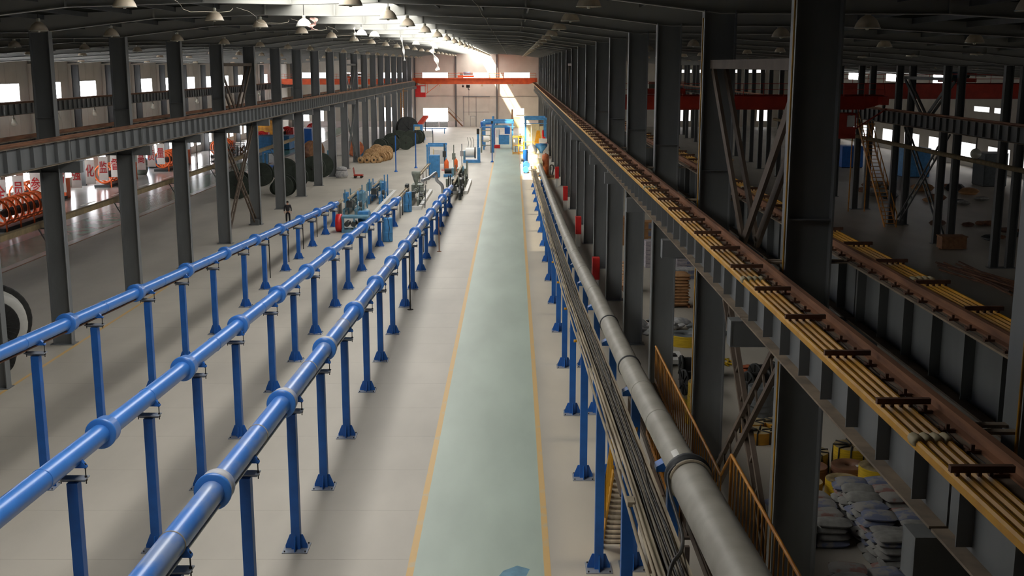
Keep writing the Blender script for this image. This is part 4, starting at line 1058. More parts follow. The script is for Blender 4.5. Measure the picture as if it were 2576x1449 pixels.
for i, (x, y, w, h) in enumerate(((1.95, 180, 0.85, 3.2), (2.9, 180, 1.2, 3.4), (4.15, 180, 0.6, 3.0))):
    t = thing('electric_cabinet', ['narrow cream cabinet nearest the yellow cage', 'wide cream cabinet under the right blue gantry', 'small cream cabinet nearest the right columns'][i], 'cabinet', (x, y, 0), 0, 'cream cabinets')
    B(t, 'body', 'cream', 0, w, 0, 0.7, 0.08, h); B(t, 'plinth', 'iron', 0.02, w-0.02, 0.02, 0.68, 0, 0.08); B(t, 'door', 'cream', 0.06, w-0.06, -0.03, 0, 0.2, h-0.1); B(t, 'handle', 'iron', w-0.2, w-0.14, -0.07, -0.03, 1.4, 1.8)
t = mach('yellow_guard', 'yellow slanted guard in front of the cream cabinets', 'guard', (3.0, 170, 0))
obj('panel', MB().prism([(0, 0), (1.3, 0), (1.0, 2.9), (0.5, 2.9)], -0.03, 0.03), 'yellow', t); Cy(t, 'bar', 'yellow', (-1.5, 0, 1.2), (1.6, 0, 1.2), 0.05, 8); Cy(t, 'bar', 'yellow', (-1.5, 0.0, 0), (-1.5, 0.0, 1.25), 0.05, 8)
tag(obj('extinguisher_post', MB().lathe([(0, 1.9), (0.16, 1.9), (0.16, 2.9), (0.05, 3.1), (0, 3.1)], 12, (4.4, 168.5, 0)).tube([(4.4, 168.5, 0), (4.4, 168.5, 1.95)], 0.05, 8), 'red'), 'red cylinder on a post before the cream cabinets', 'extinguisher')
t = mach('operator_cabin', 'white machine cabinet with a red door edge by the right columns', 'cabinet', (3.6, 158, 0))
B(t, 'body', 'white', 0, 1.1, 0, 1.2, 0, 2.4); B(t, 'red_edge', 'red', 0.9, 1.1, -0.03, 0, 0.6, 1.9); B(t, 'lower_box', 'silver', -0.1, 1.2, -3.4, -1.2, 0, 1.9)
t = mach('feeder', 'blue funnel feeder on a cream stand at the far end of the grey pipe', 'feeder', (2.9, 141.5, 0))
obj('funnel', MB().lathe([(0.15, 1.7), (0.2, 1.9), (0.75, 2.6), (0.75, 2.9), (0, 2.9)], 4, (0.6, 0, 0)), 'blue_mach', t); B(t, 'stand', 'cream', -1.6, 0.3, -0.4, 0.4, 1.55, 1.65)
for x in (-1.5, 0.2): B(t, 'leg', 'cream', x-0.06, x+0.06, -0.06, 0.06, 0, 1.55)
obj('bag', MB().lathe([(0, 1.65), (0.5, 1.65), (0.62, 2.0), (0.5, 2.5), (0.25, 2.75), (0, 2.8)], 12, (-0.5, 0.3, 0)), 'white', t); B(t, 'base_box', 'red', 0.1, 0.9, -0.5, 0.5, 0.0, 0.9)
t = mach('rust_tank', 'orange-brown upright tank beside the far end of the grey pipe', 'tank', (3.75, 131.5, 0))
obj('shell', MB().lathe([(0, 0), (0.40, 0), (0.40, 2.2), (0.30, 2.36), (0, 2.4)], 22), 'rust_tank', t); obj('neck', MB().lathe([(0, 2.5), (0.1, 2.5), (0.1, 2.38)], 10), 'rust_tank', t)
t = mach('valve_group', 'dark valves on a cream base right of the orange-brown tank', 'valves', (4.1, 128.2, 0))
B(t, 'base', 'cream', -0.5, 0.6, -2.2, 1.2, 0, 0.12); obj('pipe_loop', MB().tube(smooth([(0.1, 0.8, 0.1), (0.1, 0.8, 1.2), (0.4, 0.4, 1.3), (0.4, 0, 0.7), (0.2, -0.3, 0.12)], 4), 0.08, 8), 'iron', t); obj('hand_wheel', MB().lathe([(0.16, -0.03), (0.22, -0.03), (0.22, 0.03), (0.16, 0.03)], 14, (0.2, 0.2, 1.0), 'x'), 'iron', t); B(t, 'bracket', 'rust_dark', -0.4, 0.5, -1.6, -1.4, 0.12, 0.4)
kerb((0.88, 129.3, 0), 1.25, 13, 'white kerb around blue pumps at the far end of the grey pipe')
t = mach('pump_skid', 'blue pump skid inside the right white kerb', 'pump', (1.45, 134, 0))
Cy(t, 'pump', 'blue_mach', (0, -3.2, 0.6), (0, -2.0, 0.6), 0.35); Cy(t, 'pump', 'blue_mach', (0.1, -1.4, 1.0), (0.1, -0.2, 1.0), 0.4); Cy(t, 'riser', 'blue_post', (0, 1.2, 0), (0, 1.2, 2.6), 0.3); B(t, 'skid', 'mach_dark', -0.4, 0.4, -3.4, 1.6, 0.0, 0.25); obj('hand_wheel', MB().lathe([(0.14, -0.03), (0.2, -0.03), (0.2, 0.03), (0.14, 0.03)], 14, (0.3, -1.8, 1.5), 'x'), 'red', t); Cy(t, 'stub', 'iron', (-0.5, -0.4, 1.5), (-0.2, -0.4, 1.5), 0.18)
t = mach('end_splice_box', 'cream tapering box closing the far end of the grey pipe', 'machine', (2.55, 128, 0))
B(t, 'box', 'cream', -0.3, 0.8, 0, 6, 0.9, 1.7); B(t, 'leg', 'cream', -0.2, 0.0, 0.3, 0.5, 0, 0.9); B(t, 'leg', 'cream', 0.5, 0.7, 5.2, 5.4, 0, 0.9); Cy(t, 'pipe', 'mach_orange', (-0.1, -2.5, 1.1), (-0.1, 0, 1.2), 0.12)
# table and stairs by the end wall
t = mach('inspection_table', 'long blue-legged table with a shiny top before the end-wall window', 'table', (-17.4, 211, 0))
B(t, 'top', 'lamp_rim', 0, 5.0, 0, 1.4, 1.0, 1.08); B(t, 'edge', 'blue_post', -0.05, 5.05, -0.05, 0.0, 0.96, 1.1)
for x in (0.3, 2.4, 4.7): B(t, 'leg', 'blue_mach', x-0.06, x+0.06, 0.1, 0.22, 0, 1.0); 
t = mach('floor_rack', 'grey rack with white panel before the far window', 'rack', (-14.6, 186, 0))
for x in (0, 1.5): Cy(t, 'post', 'mach_dark', (x, 0, 0), (x, 0, 2.0), 0.06, 8)
B(t, 'panel', 'white', 0.1, 1.4, -0.05, 0.05, 0.9, 1.9)
t = mach('line_end_machine', 'blue winding machine beside the large black reel', 'machine', (-15.9, 193, 0))
B(t, 'base', 'blue_mach', -1.3, 1.0, -1, 1, 0, 0.9); B(t, 'housing', 'blue_mach', -0.9, 0.6, -0.6, 0.6, 0.9, 2.6); B(t, 'guard', 'cream', -0.7, 0.2, -0.7, -0.6, 1.4, 2.3); Cy(t, 'roller', 'mach_dark', (-1.3, -0.8, 0.9), (1.0, -0.8, 0.9), 0.3); B(t, 'foot', 'teal_mach', -1.6, -1.2, -1, 1, 0, 1.4)
t = mach('wall_stair', 'brown stair rail sloping down beside the far end-wall window', 'stairs', (-13.2, 233.0, 0))
obj('stringer', MB().bar((0, 0, 3.2), (2.9, 0, 0.2), 0.12, 0.25), 'wood_brown', t); obj('handrail', MB().bar((0, -0.3, 4.1), (2.9, -0.3, 1.1), 0.06), 'wood_brown', t)
for i in range(8): obj('step', MB().box(0.2+i*0.36, 0.5+i*0.36, -0.5, 0.3, 2.9-i*0.37, 2.94-i*0.37), 'wood_brown', t)
for i, (x, w) in enumerate([(-18.3, 3.0), (-15.0, 1.6)]):
    t = thing('wall_desk', ['grey cupboard under the left of the far window', 'grey cupboard under the right of the far window'][i], 'cupboard', (x, 233.6, 0)); B(t, 'body', 'silver', 0, w, 0, 0.9, 0, 1.05); B(t, 'door', 'silver', 0.1, w-0.1, -0.03, 0, 0.1, 0.95)
t = mach('sun_board', 'brown and cream board leaning near the end-wall sun patch', 'board', (-0.2, 231, 0)); B(t, 'post', 'wood_brown', -0.15, 0.15, -0.1, 0.1, 0, 3.7); B(t, 'panel', 'cream', 0.35, 1.5, -0.1, 0.0, 0.0, 2.1)
t = mach('red_conveyor', 'dark red inclined conveyor beside the far left columns', 'conveyor', (-17.6, 206, 0)); obj('belt', MB().bar((0, -5, 0.8), (1.6, 4, 3.2), 0.9, 0.4), 'red_dark', t); Cy(t, 'leg', 'iron', (0.6, -1, 0), (0.6, -1, 1.6), 0.08, 8); Cy(t, 'leg', 'iron', (1.5, 3.5, 0), (1.5, 3.5, 2.8), 0.08, 8)

# ================================================================== left bay: stranding machines, banners, housings
def torus(mb, c, R, r, axis='y', n=20, k=8):
    pts = []
    for i in range(n+1):
        a = 2*PI*i/n
        pts.append((c[0]+R*math.cos(a), c[1], c[2]+R*math.sin(a)) if axis == 'y' else (c[0], c[1]+R*math.cos(a), c[2]+R*math.sin(a)))
    return mb.tube(pts, r, k, False)
def strander(loc, label, n=6, R=0.95, m='mach_orange', step=1.15):
    t = thing('stranding_machine', label, 'machine', loc)
    B(t, 'bed', 'mach_dark', -0.8, 0.8, -0.8, n*step+0.4, 0, 0.28)
    Cy(t, 'shaft', 'mach_grey', (0, -0.8, 1.35), (0, n*step+0.4, 1.35), 0.14)
    for i in range(n):
        hp = obj('hoop', torus(MB(), (0, i*step, 1.35), R, 0.10), m, t)
        obj('spoke', MB().bar((0, i*step, 1.35-R), (0, i*step, 1.35+R), 0.14, 0.10, (0, 1, 0)), m, hp)
        obj('bobbin', MB().lathe([(0, -0.22), (0.33, -0.22), (0.33, -0.17), (0.16, -0.15), (0.16, 0.15), (0.33, 0.17), (0.33, 0.22), (0, 0.22)], 14, (0.5, i*step+0.45, 1.35), 'y'), 'mach_dark', t)
    B(t, 'head_stock', m, -0.7, 0.7, n*step+0.4, n*step+1.5, 0, 1.9)
    B(t, 'guard_rail', m, 0.9, 0.96, -0.8, n*step, 0.75, 0.85); 
    for i in range(4): B(t, 'guard_post', m, 0.88, 0.98, -0.7+i*n*step/3.2, -0.6+i*n*step/3.2, 0, 0.85)
    return t
strander((-39.4, 86.0, 0), 'orange hooped stranding machine nearest the camera in the left bay', 7)
strander((-43.2, 99.0, 0), 'orange hooped stranding machine below the first slogan banners', 7)
strander((-42.6, 118.0, 0), 'orange hooped stranding machine behind the second left column', 6)
strander((-42.0, 136.0, 0), 'orange hooped stranding machine behind the third left column', 7)
strander((-40.5, 156.0, 0), 'orange hooped stranding machine farthest along the left wall', 5)
for i, (x, y, n) in enumerate([(-39.8, 176, 5), (-38.5, 190, 5), (-36.0, 204, 4)]):
    strander((x, y, 0), 'low red stranding machine far down the left bay, %s from the camera' % nth(i+1), n, 0.8, 'red')
def housing(loc, w, d, h, label, m='blue_mach'):
    t = thing('machine_housing', label, 'machine', loc)
    B(t, 'body', m, 0, w, 0, d, 0.1, h); B(t, 'plinth', 'iron', 0.05, w-0.05, 0.05, d-0.05, 0, 0.1)
    for i in range(2): B(t, 'door', m, 0.08+i*w/2, w/2-0.04+i*w/2, -0.03, 0, 0.25, h-0.12)
    B(t, 'lid', m, -0.04, w+0.04, -0.04, d+0.04, h, h+0.06)
    return t
housing((-37.6, 166, 0), 2.4, 4.5, 2.2, 'big blue machine housing beyond the ladder brace')
housing((-34.9, 170, 0), 1.5, 4, 2.0, 'smaller blue housing right of the big blue one')
housing((-33.2, 179, 0), 1.6, 4, 2.6, 'dark blue housing far down the left bay', 'blue_post')
housing((-45.3, 141, 0), 1.2, 3, 1.6, 'blue housing by the left wall behind orange hoops')
housing((-43.8, 126.5, 0), 1.2, 2, 1.3, 'small teal housing under a left wall window', 'teal_mach')
housing((-41.5, 185, 0), 3.0, 5, 3.6, 'pale yellow housing at the far left wall', 'cond')
t = thing('round_vessel', 'pale green round vessel under the left wall banners', 'vessel', (-43.3, 131.5, 0))
obj('shell', MB().lathe([(0, 0.0), (0.75, 0.0), (0.95, 0.5), (0.95, 1.5), (0.75, 2.0), (0, 2.15)], 20), 'mach_grey', t); obj('band', MB().lathe([(0.95, 0.9), (0.98, 0.92), (0.98, 1.08), (0.95, 1.1)], 20), 'silver', t)
for i in range(6):
    t = thing('wire_bobbin_rack', 'grey bobbin rack in the left bay aisle, %s from the camera' % nth(i+1), 'rack', (-37.2+0.2*(i % 2), 143+i*3.2, 0), 0, 'grey bobbin racks')
    for z in (0.55, 1.25, 1.95): Cy(t, 'bar', 'silver', (-1, 0, z), (1, 0, z), 0.04, 6)
    for x in (-1, 1): Cy(t, 'post', 'mach_dark', (x, 0, 0), (x, 0, 2.1), 0.05, 6)
    for z in (0.55, 1.25):
        for x in (-0.6, 0, 0.6): obj('bobbin', MB().lathe([(0, -0.16), (0.26, -0.16), (0.26, -0.12), (0.12, -0.1), (0.12, 0.1), (0.26, 0.12), (0.26, 0.16), (0, 0.16)], 10, (x, 0, z), 'x'), 'silver' if (i+int(x*2)) % 2 else 'wood_brown', t)
t = thing('payoff_frame', 'blue pay-off frame with white panel behind the left columns', 'frame', (-31.0, 141, 0))
for x in (0, 1.9):
    for y in (0, 2): B(t, 'post', 'blue_mach', x-0.1, x+0.1, y-0.1, y+0.1, 0, 1.9)
B(t, 'beam', 'blue_mach', -0.1, 2.0, -0.1, 0.1, 1.8, 2.0); B(t, 'beam', 'blue_mach', -0.1, 2.0, 1.9, 2.1, 1.8, 2.0); B(t, 'panel', 'white', 0.5, 1.4, 0.9, 1.0, 0.5, 1.6); B(t, 'skid', 'blue_post', -0.2, 2.1, -0.2, 2.2, 0, 0.12)
t = thing('reel_cradle', 'teal reel cradle under the brown wooden reel', 'cradle', (-26.3, 150, 0))
for y in (-1.2, 1.2): B(t, 'side_beam', 'teal_mach', -2.2, 2.2, y-0.12, y+0.12, 0.0, 0.35)
for x in (-2.1, 2.1): B(t, 'upright', 'teal_mach', x-0.15, x+0.15, -1.2, 1.2, 0.35, 1.5)
t = thing('reel_cradle', 'blue reel cradle beside the wooden spool heap', 'cradle', (-22.0, 160.5, 0))
for y in (-0.8, 0.8): B(t, 'side_beam', 'blue_mach', -1.5, 1.5, y-0.12, y+0.12, 0.0, 0.35)
for x in (-1.4, 1.4): B(t, 'upright', 'blue_mach', x-0.12, x+0.12, -0.8, 0.8, 0.35, 1.3)
# wrapped bundle and red trolley on the open floor
t = thing('wrapped_bundle', 'white plastic-wrapped bundle at the right end of the dark reels', 'bundle', (-19.3, 127.6, 0))
obj('wrap', MB().lathe([(0, 0.02), (0.6, 0.02), (0.75, 0.4), (0.55, 0.9), (0.6, 1.15), (0.2, 1.3), (0, 1.3)], 9), 'bag_white', t); obj('tie', MB().lathe([(0.57, 0.86), (0.6, 0.9), (0.57, 0.94)], 9), 'iron', t)
t = thing('hand_trolley', 'small red hand trolley beside the white bundle', 'trolley', (-17.4, 127.5, 0))
B(t, 'bed', 'red_dark', -0.5, 0.5, -0.4, 0.4, 0.25, 0.4); Cy(t, 'handle', 'red_dark', (-0.45, 0.3, 0.4), (-0.6, 0.5, 1.15), 0.04, 6); Cy(t, 'handle', 'red_dark', (-0.45, -0.3, 0.4), (-0.6, -0.1, 1.15), 0.04, 6)
for x in (-0.35, 0.35): Cy(t, 'wheel', 'iron', (x, -0.45, 0.14), (x, -0.38, 0.14), 0.14, 12); Cy(t, 'wheel', 'iron', (x, 0.38, 0.14), (x, 0.45, 0.14), 0.14, 12)

# slogan banners -------------------------------------------------------
def glyph_mesh(ch):
    cu = bpy.data.curves.new('glyph', 'FONT'); cu.body = ch; cu.size = 1.0; cu.align_x = 'CENTER'; cu.align_y = 'CENTER'; cu.offset = 0.012; cu.resolution_u = 3
    ob = bpy.data.objects.new('glyph_tmp', cu); COL.objects.link(ob)
    dg = bpy.context.evaluated_depsgraph_get()
    me = bpy.data.meshes.new_from_object(ob.evaluated_get(dg))
    bpy.data.objects.remove(ob); me.materials.clear(); me.materials.append(M['ink_red'])
    return me
TEXT = '全员参与强化监督提高质量'
BX = -40.6
wire = tag(obj('banner_wire', MB().tube([(BX, 86, 3.62), (BX, 146, 3.62)], 0.012, 5).box(BX-0.06, BX+0.06, 85.9, 86.05, 0, 3.7).box(BX-0.06, BX+0.06, 145.9, 146.05, 0, 3.7), 'wire'), 'thin wire on two posts carrying the slogan banners', 'wire')
for i, ch in enumerate(TEXT):
    y = (89.5, 92.8, 96.2, 101.6, 105.3, 108.8, 112.4, 115.8, 120.6, 124.0, 127.5, 131.0)[i]
    t = thing('slogan_banner', 'white hanging banner with the red character %s, %s in the left bay row' % (ch, nth(i+1)), 'banner', (BX, y, 1.25), 0, 'slogan banners')
    mb = MB(); n = 6
    for s in (-0.004, 0.004):
        mb.add([(u, s+0.025*math.sin(3*u+j), 2.3*j/n) for j in range(n+1) for u in (-0.46, 0.46)], [(2*j, 2*j+1, 2*j+3, 2*j+2) for j in range(n)], True)
    mb.box(-0.5, 0.5, -0.02, 0.02, 2.28, 2.34)
    ban = obj('cloth', mb, 'banner', t)
    me = glyph_mesh(ch)
    put('character', me, t, (0, -0.045, 1.2), (math.radians(90), 0, 0), (0.82, 1.25, 1))
    obj('hook', MB().tube([(0, 0, 2.3), (0, 0, 2.4)], 0.02, 6), 'iron', t)

# ================================================================== people
def person(loc, rz, label, jacket, trousers, pose='stand', h=1.72):
    s = h/1.72
    t = thing('person', label, 'person', loc, rz)
    def skinned(name, verts, edges, radii, m, parent, sub=2):
        me = bpy.data.meshes.new(name); me.from_pydata([(x*s, y*s, z*s) for x, y, z in verts], edges, []); me.materials.append(M[m]); 
        o = put(name, me, parent)
        md = o.modifiers.new('skin', 'SKIN'); md.use_smooth_shade = True
        if not me.skin_vertices: 
            pass
        for i, r in enumerate(radii):
            rr = r if isinstance(r, tuple) else (r, r)
            me.skin_vertices[0].data[i].radius = (rr[0]*s, rr[1]*s)
        me.skin_vertices[0].data[0].use_root = True
        sb = o.modifiers.new('smooth', 'SUBSURF'); sb.levels = sub; sb.render_levels = sub
        return o
    # body: pelvis root, spine, neck, head, arms with hands, legs with feet
    V = [(0,0,0.93),(0,0,1.1),(0,0.01,1.3),(0,0.0,1.43),(0,-0.01,1.50),(0,-0.02,1.57),(0,-0.03,1.65)]
    R = [(0.15,0.11),(0.13,0.10),(0.16,0.11),(0.10,0.08),0.052,(0.075,0.085),(0.07,0.085)]
    Ed = [(0,1),(1,2),(2,3),(3,4),(4,5),(5,6)]
    def chain(start, pts):
        p = start
        for q, r in pts:
            V.append(q); R.append(r); Ed.append((p, len(V)-1)); p = len(V)-1
        return p
    for sx in (-1, 1):
        w = chain(3, [((sx*0.18,0.0,1.41),0.06),((sx*0.26,0.03,1.16),0.045),((sx*0.27,-0.06,0.93),0.034),((sx*0.27,-0.09,0.85),(0.022,0.038))])
        for j, fx in enumerate((-0.03,-0.01,0.01,0.03)):
            chain(w, [((sx*0.27+fx*0.3,-0.09+fx,0.80),0.011),((sx*0.262+fx*0.3,-0.105+fx,0.755-0.01*(j in (1,2))),0.009)])
        chain(w, [((sx*0.245,-0.135,0.83),0.012),((sx*0.24,-0.15,0.80),0.010)])
        chain(0, [((sx*0.10,0,0.86),0.09),((sx*0.115,-0.01,0.48),0.062),((sx*0.125,0.02,0.10),0.045),((sx*0.135,-0.08,0.045),(0.042,0.035)),((sx*0.14,-0.16,0.035),0.03)])
    skinned('body', V, Ed, R, 'skin', t)
    # face: nose, brow and mouth
    obj('nose', MB().lathe([(0, 0.02), (0.014, -0.02), (0.0, -0.026)], 8, (0, -0.118*s, 1.60*s)), 'skin', t)
    for sx in (-1, 1): obj('eye', MB().lathe([(0, -0.008), (0.012, 0), (0, 0.008)], 8, (sx*0.032*s, -0.108*s, 1.625*s), 'y'), 'hair', t); obj('ear', MB().lathe([(0, -0.03), (0.018, 0), (0, 0.03)], 8, (sx*0.078*s, -0.02*s, 1.61*s)), 'skin', t)
    obj('mouth', MB().box(-0.025*s, 0.025*s, -0.112*s, -0.10*s, 1.553*s, 1.562*s), 'red_dark', t)
    hr = MB(); prof = [(0.0, 0.125), (0.05, 0.115), (0.083, 0.075), (0.094, 0.03), (0.09, -0.01), (0.08, -0.02)]
    hr.lathe([(r*s, z*s) for r, z in prof], 18, (0, -0.005*s, 1.65*s)); obj('hair', hr, 'hair', t)
    JV = [(0,0,0.84),(0,0,1.1),(0,0.01,1.3),(0,0,1.42),(0,-0.005,1.465)]; JR = [(0.18,0.135),(0.165,0.125),(0.19,0.135),(0.13,0.10),(0.075,0.07)]; JE = [(0,1),(1,2),(2,3),(3,4)]
    for sx in (-1, 1):
        i = len(JV); JV += [(sx*0.19,0,1.41),(sx*0.265,0.03,1.16),(sx*0.275,-0.055,0.93)]; JR += [0.078,0.065,0.055]; JE += [(3,i),(i,i+1),(i+1,i+2)]
    skinned('jacket', JV, JE, JR, jacket, t)
    TV = [(0,0,0.94),(0,0,0.88)]; TR = [(0.16,0.12),(0.15,0.115)]; TE = [(0,1)]
    for sx in (-1, 1):
        i = len(TV); TV += [(sx*0.10,0,0.82),(sx*0.118,-0.01,0.48),(sx*0.127,0.015,0.09)]; TR += [0.105,0.085,0.072]; TE += [(1,i),(i,i+1),(i+1,i+2)]
    skinned('trousers', TV, TE, TR, trousers, t)
    for sx in (-1, 1):
        skinned('shoe', [(sx*0.128*s,0.05,0.045),(sx*0.135,-0.06,0.045),(sx*0.142,-0.17,0.038)], [(0,1),(1,2)], [(0.05,0.045),(0.055,0.045),(0.045,0.036)], 'hair', t, 1)
    return t
person((-18.15, 90.7, 0), 0.12, 'man in dark jacket and black trousers standing on the open floor', 'cloth_dark', 'cloth_black')
person((1.0, 166.5, 0.9), 0.3, 'worker in black behind the yellow cage', 'cloth_black', 'cloth_black')
tag(obj('step_plate', MB().box(0.3, 1.7, 165.7, 167.3, 0.82, 0.9).box(0.3, 0.4, 165.7, 165.8, 0, 0.82).box(1.6, 1.7, 165.7, 165.8, 0, 0.82).box(0.3, 0.4, 167.2, 167.3, 0, 0.82).box(1.6, 1.7, 167.2, 167.3, 0, 0.82), 'steel'), 'raised steel step under the worker in black', 'platform')

# ================================================================== right bay: sacks, rolls, drums
def sack_mesh(name, m, sx=0.42, sy=0.28, sz=0.10, seed=0, n=10):
    """stuffed sack: pillow with pinched corners and soft dents"""
    rn = random.Random(seed); mb = MB(); top = []; bot = []
    ph = [rn.uniform(0, 6) for _ in range(4)]
    vs = []
    for j in range(n+1):
        for i in range(n+1):
            u = -1+2*i/n; v = -1+2*j/n
            k = max(0.0, (1-abs(u)**3.2)*(1-abs(v)**3.2))**0.55
            px = sx*u*(1-0.06*v*v); py = sy*v*(1-0.08*u*u)
            dent = 0.12*math.sin(3*u+ph[0])*math.sin(3.4*v+ph[1])+0.06*math.sin(7*u+ph[2])*math.cos(6*v+ph[3])
            vs.append((px, py, sz*(1+k*(1.0+dent))))
    N = (n+1)*(n+1)
    for j in range(n+1):
        for i in range(n+1):
            u = -1+2*i/n; v = -1+2*j/n
            k = max(0.0, (1-abs(u)**4)*(1-abs(v)**4))**0.5
            vs.append((sx*u*(1-0.06*v*v), sy*v*(1-0.08*u*u), sz*(1-k*0.98)))
    fs = []
    for j in range(n):
        for i in range(n):
            a = j*(n+1)+i
            fs.append((a, a+1, a+n+2, a+n+1)); fs.append((N+a, N+a+n+1, N+a+n+2, N+a+1))
    for i in range(n):
        a, b = i, i+1; fs.append((a, N+a, N+b, b)); a, b = n*(n+1)+i, n*(n+1)+i+1; fs.append((a, b, N+b, N+a))
        a, b = i*(n+1), (i+1)*(n+1); fs.append((a, b, N+b, N+a)); a, b = i*(n+1)+n, (i+1)*(n+1)+n; fs.append((a, N+a, N+b, b))
    mb.add(vs, fs, True)
    return mb.mesh(name, m)
SB = [sack_mesh('sack', 'bag_brown', 0.45, 0.30, 0.085, i) for i in range(3)]
SG = [sack_mesh('sack', m, 0.46, 0.32, 0.095, 10+i) for i, m in enumerate(('bag_grey', 'bag_print', 'bag_red', 'bag_grey'))]
SW = [sack_mesh('sack', 'bag_white', 0.45, 0.34, 0.13, 20+i) for i in range(2)]
rs = random.Random(11)
def sack(me, p, rz, label, cat, group, tilt=(0, 0)):
    o = put('sack', me, None, p, (tilt[0], tilt[1], rz)); return tag(o, label, cat, group)
def sack_stack(x, y, cols, rows, layers, meshes, label, group, hz, px=0.9, py=0.6, pallet=True):
    if pallet:
        t = thing('pallet', 'wooden pallet under the '+group, 'pallet', (x, y, 0))
        for i in range(5): B(t, 'board', 'wood_brown', -px/2-0.05, px*(cols-0.5)+0.05, -py/2+i*(py*rows-0.14)/4, -py/2+0.14+i*(py*rows-0.14)/4, 0.1, 0.13)
        for i in range(3): B(t, 'skid', 'wood_brown', -px/2+i*(px*cols-0.1)/2, -px/2+0.1+i*(px*cols-0.1)/2, -py/2, py*(rows-0.5), 0, 0.1)
    for l in range(layers):
        for i in range(cols):
            for j in range(rows):
                if 0 < i < cols-1 and 0 < j < rows-1 and l < layers-1: continue
                sack(meshes[rs.randrange(len(meshes))], (x+i*px+rs.uniform(-0.04, 0.04), y+j*py+rs.uniform(-0.03, 0.03), 0.13+l*hz), rs.uniform(-0.08, 0.08)+(PI if rs.random() < 0.5 else 0), label + ', %s layer up' % nth(l+1), 'sack', group)
sack_stack(7.9, 58.3, 2, 2, 10, SB, 'brown paper sack in the left tall stack', 'left tall stack of brown sacks', 0.165)
sack_stack(10.0, 57.6, 2, 2, 9, SB, 'brown paper sack in the right tall stack', 'right tall stack of brown sacks', 0.165)
sack_stack(6.6, 62.5, 1, 2, 9, SB, 'brown paper sack in the narrow stack by the columns', 'narrow stack of brown sacks', 0.165)
# near heap of grey sacks: three low piles with uneven tops
PILES = [(7.55, 28.2, 2, 4, 4, 'left'), (9.55, 26.6, 2, 7, 6, 'middle'), (8.2, 24.6, 4, 3, 3, 'front'), (11.6, 27.2, 1, 5, 4, 'right')]
for x, y, cols, rows, layers, w in PILES:
    for l in range(layers):
        for i in range(cols):
            for j in range(rows):
                if 0 < i < cols-1 and 0 < j < rows-1 and l < layers-2: continue
                if l == layers-1 and rs.random() < 0.25: continue
                sack(SG[rs.randrange(4)], (x+i*0.9+rs.uniform(-0.08, 0.08), y+j*0.63+rs.uniform(-0.06, 0.06), 0.0+l*0.17), rs.uniform(-0.2, 0.2)+(PI if rs.random() < 0.5 else 0), 'grey printed sack in the %s pile of the near right heap, %s layer up' % (w, nth(l+1)), 'sack', 'grey sacks, %s pile' % w, (rs.uniform(-0.05, 0.05), rs.uniform(-0.06, 0.06)))
for i in range(14):
    sack(SW[i % 2], (6.7+rs.uniform(-0.6, 1.5), 52.6+rs.uniform(-1.2, 1.0), 0.02+0.2*(i//5)), rs.uniform(0, 3), 'crumpled white sack in the loose heap before the brown stacks, %s layer' % ['bottom', 'middle', 'top'][i//5], 'sack', 'crumpled white sacks', (rs.uniform(-0.3, 0.3), rs.uniform(-0.3, 0.3)))
for i in range(5):
    o = put('sack', SW[i % 2], None, (8.7+0.5*(i % 3), 52.0+0.6*(i//3), 0.02+0.15*(i//3)), (0.2, 0.1, i)); o.data = o.data.copy(); o.data.materials[0] = M['coil_grey']
    tag(o, 'dark grey crumpled sack right of the white sacks', 'sack', 'dark grey crumpled sacks')

def roll(x, y, r, h, label, group, side='tape_yellow', top='tape_top', z=0.0, straps=0, hole=0.28):
    """tape roll or coil lying flat: wound side, end faces, open core"""
    t = thing('tape_roll', label, 'roll', (x, y, z), 0, group)
    n = max(4, int(h/0.06)); prof = []
    for i in range(n+1): prof += [(r-0.012, h*i/n)] + ([(r, h*(i+0.5)/n)] if i < n else [])
    obj('wound_side', MB().lathe(prof, 26), side, t)
    obj('end_face', MB().lathe([(r-0.012, h), (r*hole, h-0.005), (r*hole, h-0.2)], 26), top, t)
    obj('core', MB().lathe([(r*hole, 0.0), (r*hole, h-0.19)], 16), 'iron', t)
    for k in range(straps):
        a = 2*PI*k/straps+0.2
        c, s_ = math.cos(a), math.sin(a)
        obj('strap', MB().tube([(c*r*hole*0.8, s_*r*hole*0.8, h-0.02), (c*r*hole, s_*r*hole, h+0.015), (c*r, s_*r, h+0.015), (c*(r+0.012), s_*(r+0.012), h*0.5), (c*(r+0.012), s_*(r+0.012), 0.0)], 0.025, 6), 'iron', t)
    return t
roll(9.35, 33.9, 0.55, 0.62, 'black-strapped yellow tape roll partly hidden by the near column', 'strapped rolls', straps=9)
roll(10.75, 34.3, 0.58, 0.66, 'black-strapped yellow tape roll beside the brown roll', 'strapped rolls', straps=9)
roll(9.1, 32.9, 0.5, 0.5, 'brown roll partly hidden by the near column', 'brown rolls', 'coil_brown', 'coil_brown')
roll(10.3, 33.0, 0.55, 0.5, 'brown roll with a white tag among yellow rolls', 'brown rolls', 'coil_brown', 'coil_brown')
tag(obj('paper_tag', MB().box(10.45, 10.65, 32.75, 32.9, 0.5, 0.515), 'white'), 'small white paper tag on the brown roll', 'tag')
roll(9.75, 31.75, 0.52, 0.5, 'plain yellow tape roll left of the tallest one', 'plain yellow rolls')
roll(10.85, 31.9, 0.6, 0.85, 'tallest plain yellow tape roll behind the grey sacks', 'plain yellow rolls')
roll(11.95, 31.6, 0.5, 0.5, 'plain yellow tape roll right of the tallest one', 'plain yellow rolls')
roll(8.65, 31.6, 0.45, 0.5, 'olive-yellow tape roll beside the near column', 'plain yellow rolls', 'cond')
for i in range(3): roll(6.65+0.03*i, 38.7, 0.48+0.02*i if i else 0.55, 0.5, ['bottom', 'middle', 'top'][i]+' yellow roll of the stack beside the amber handrail', 'stacked yellow rolls', z=0.5*i)
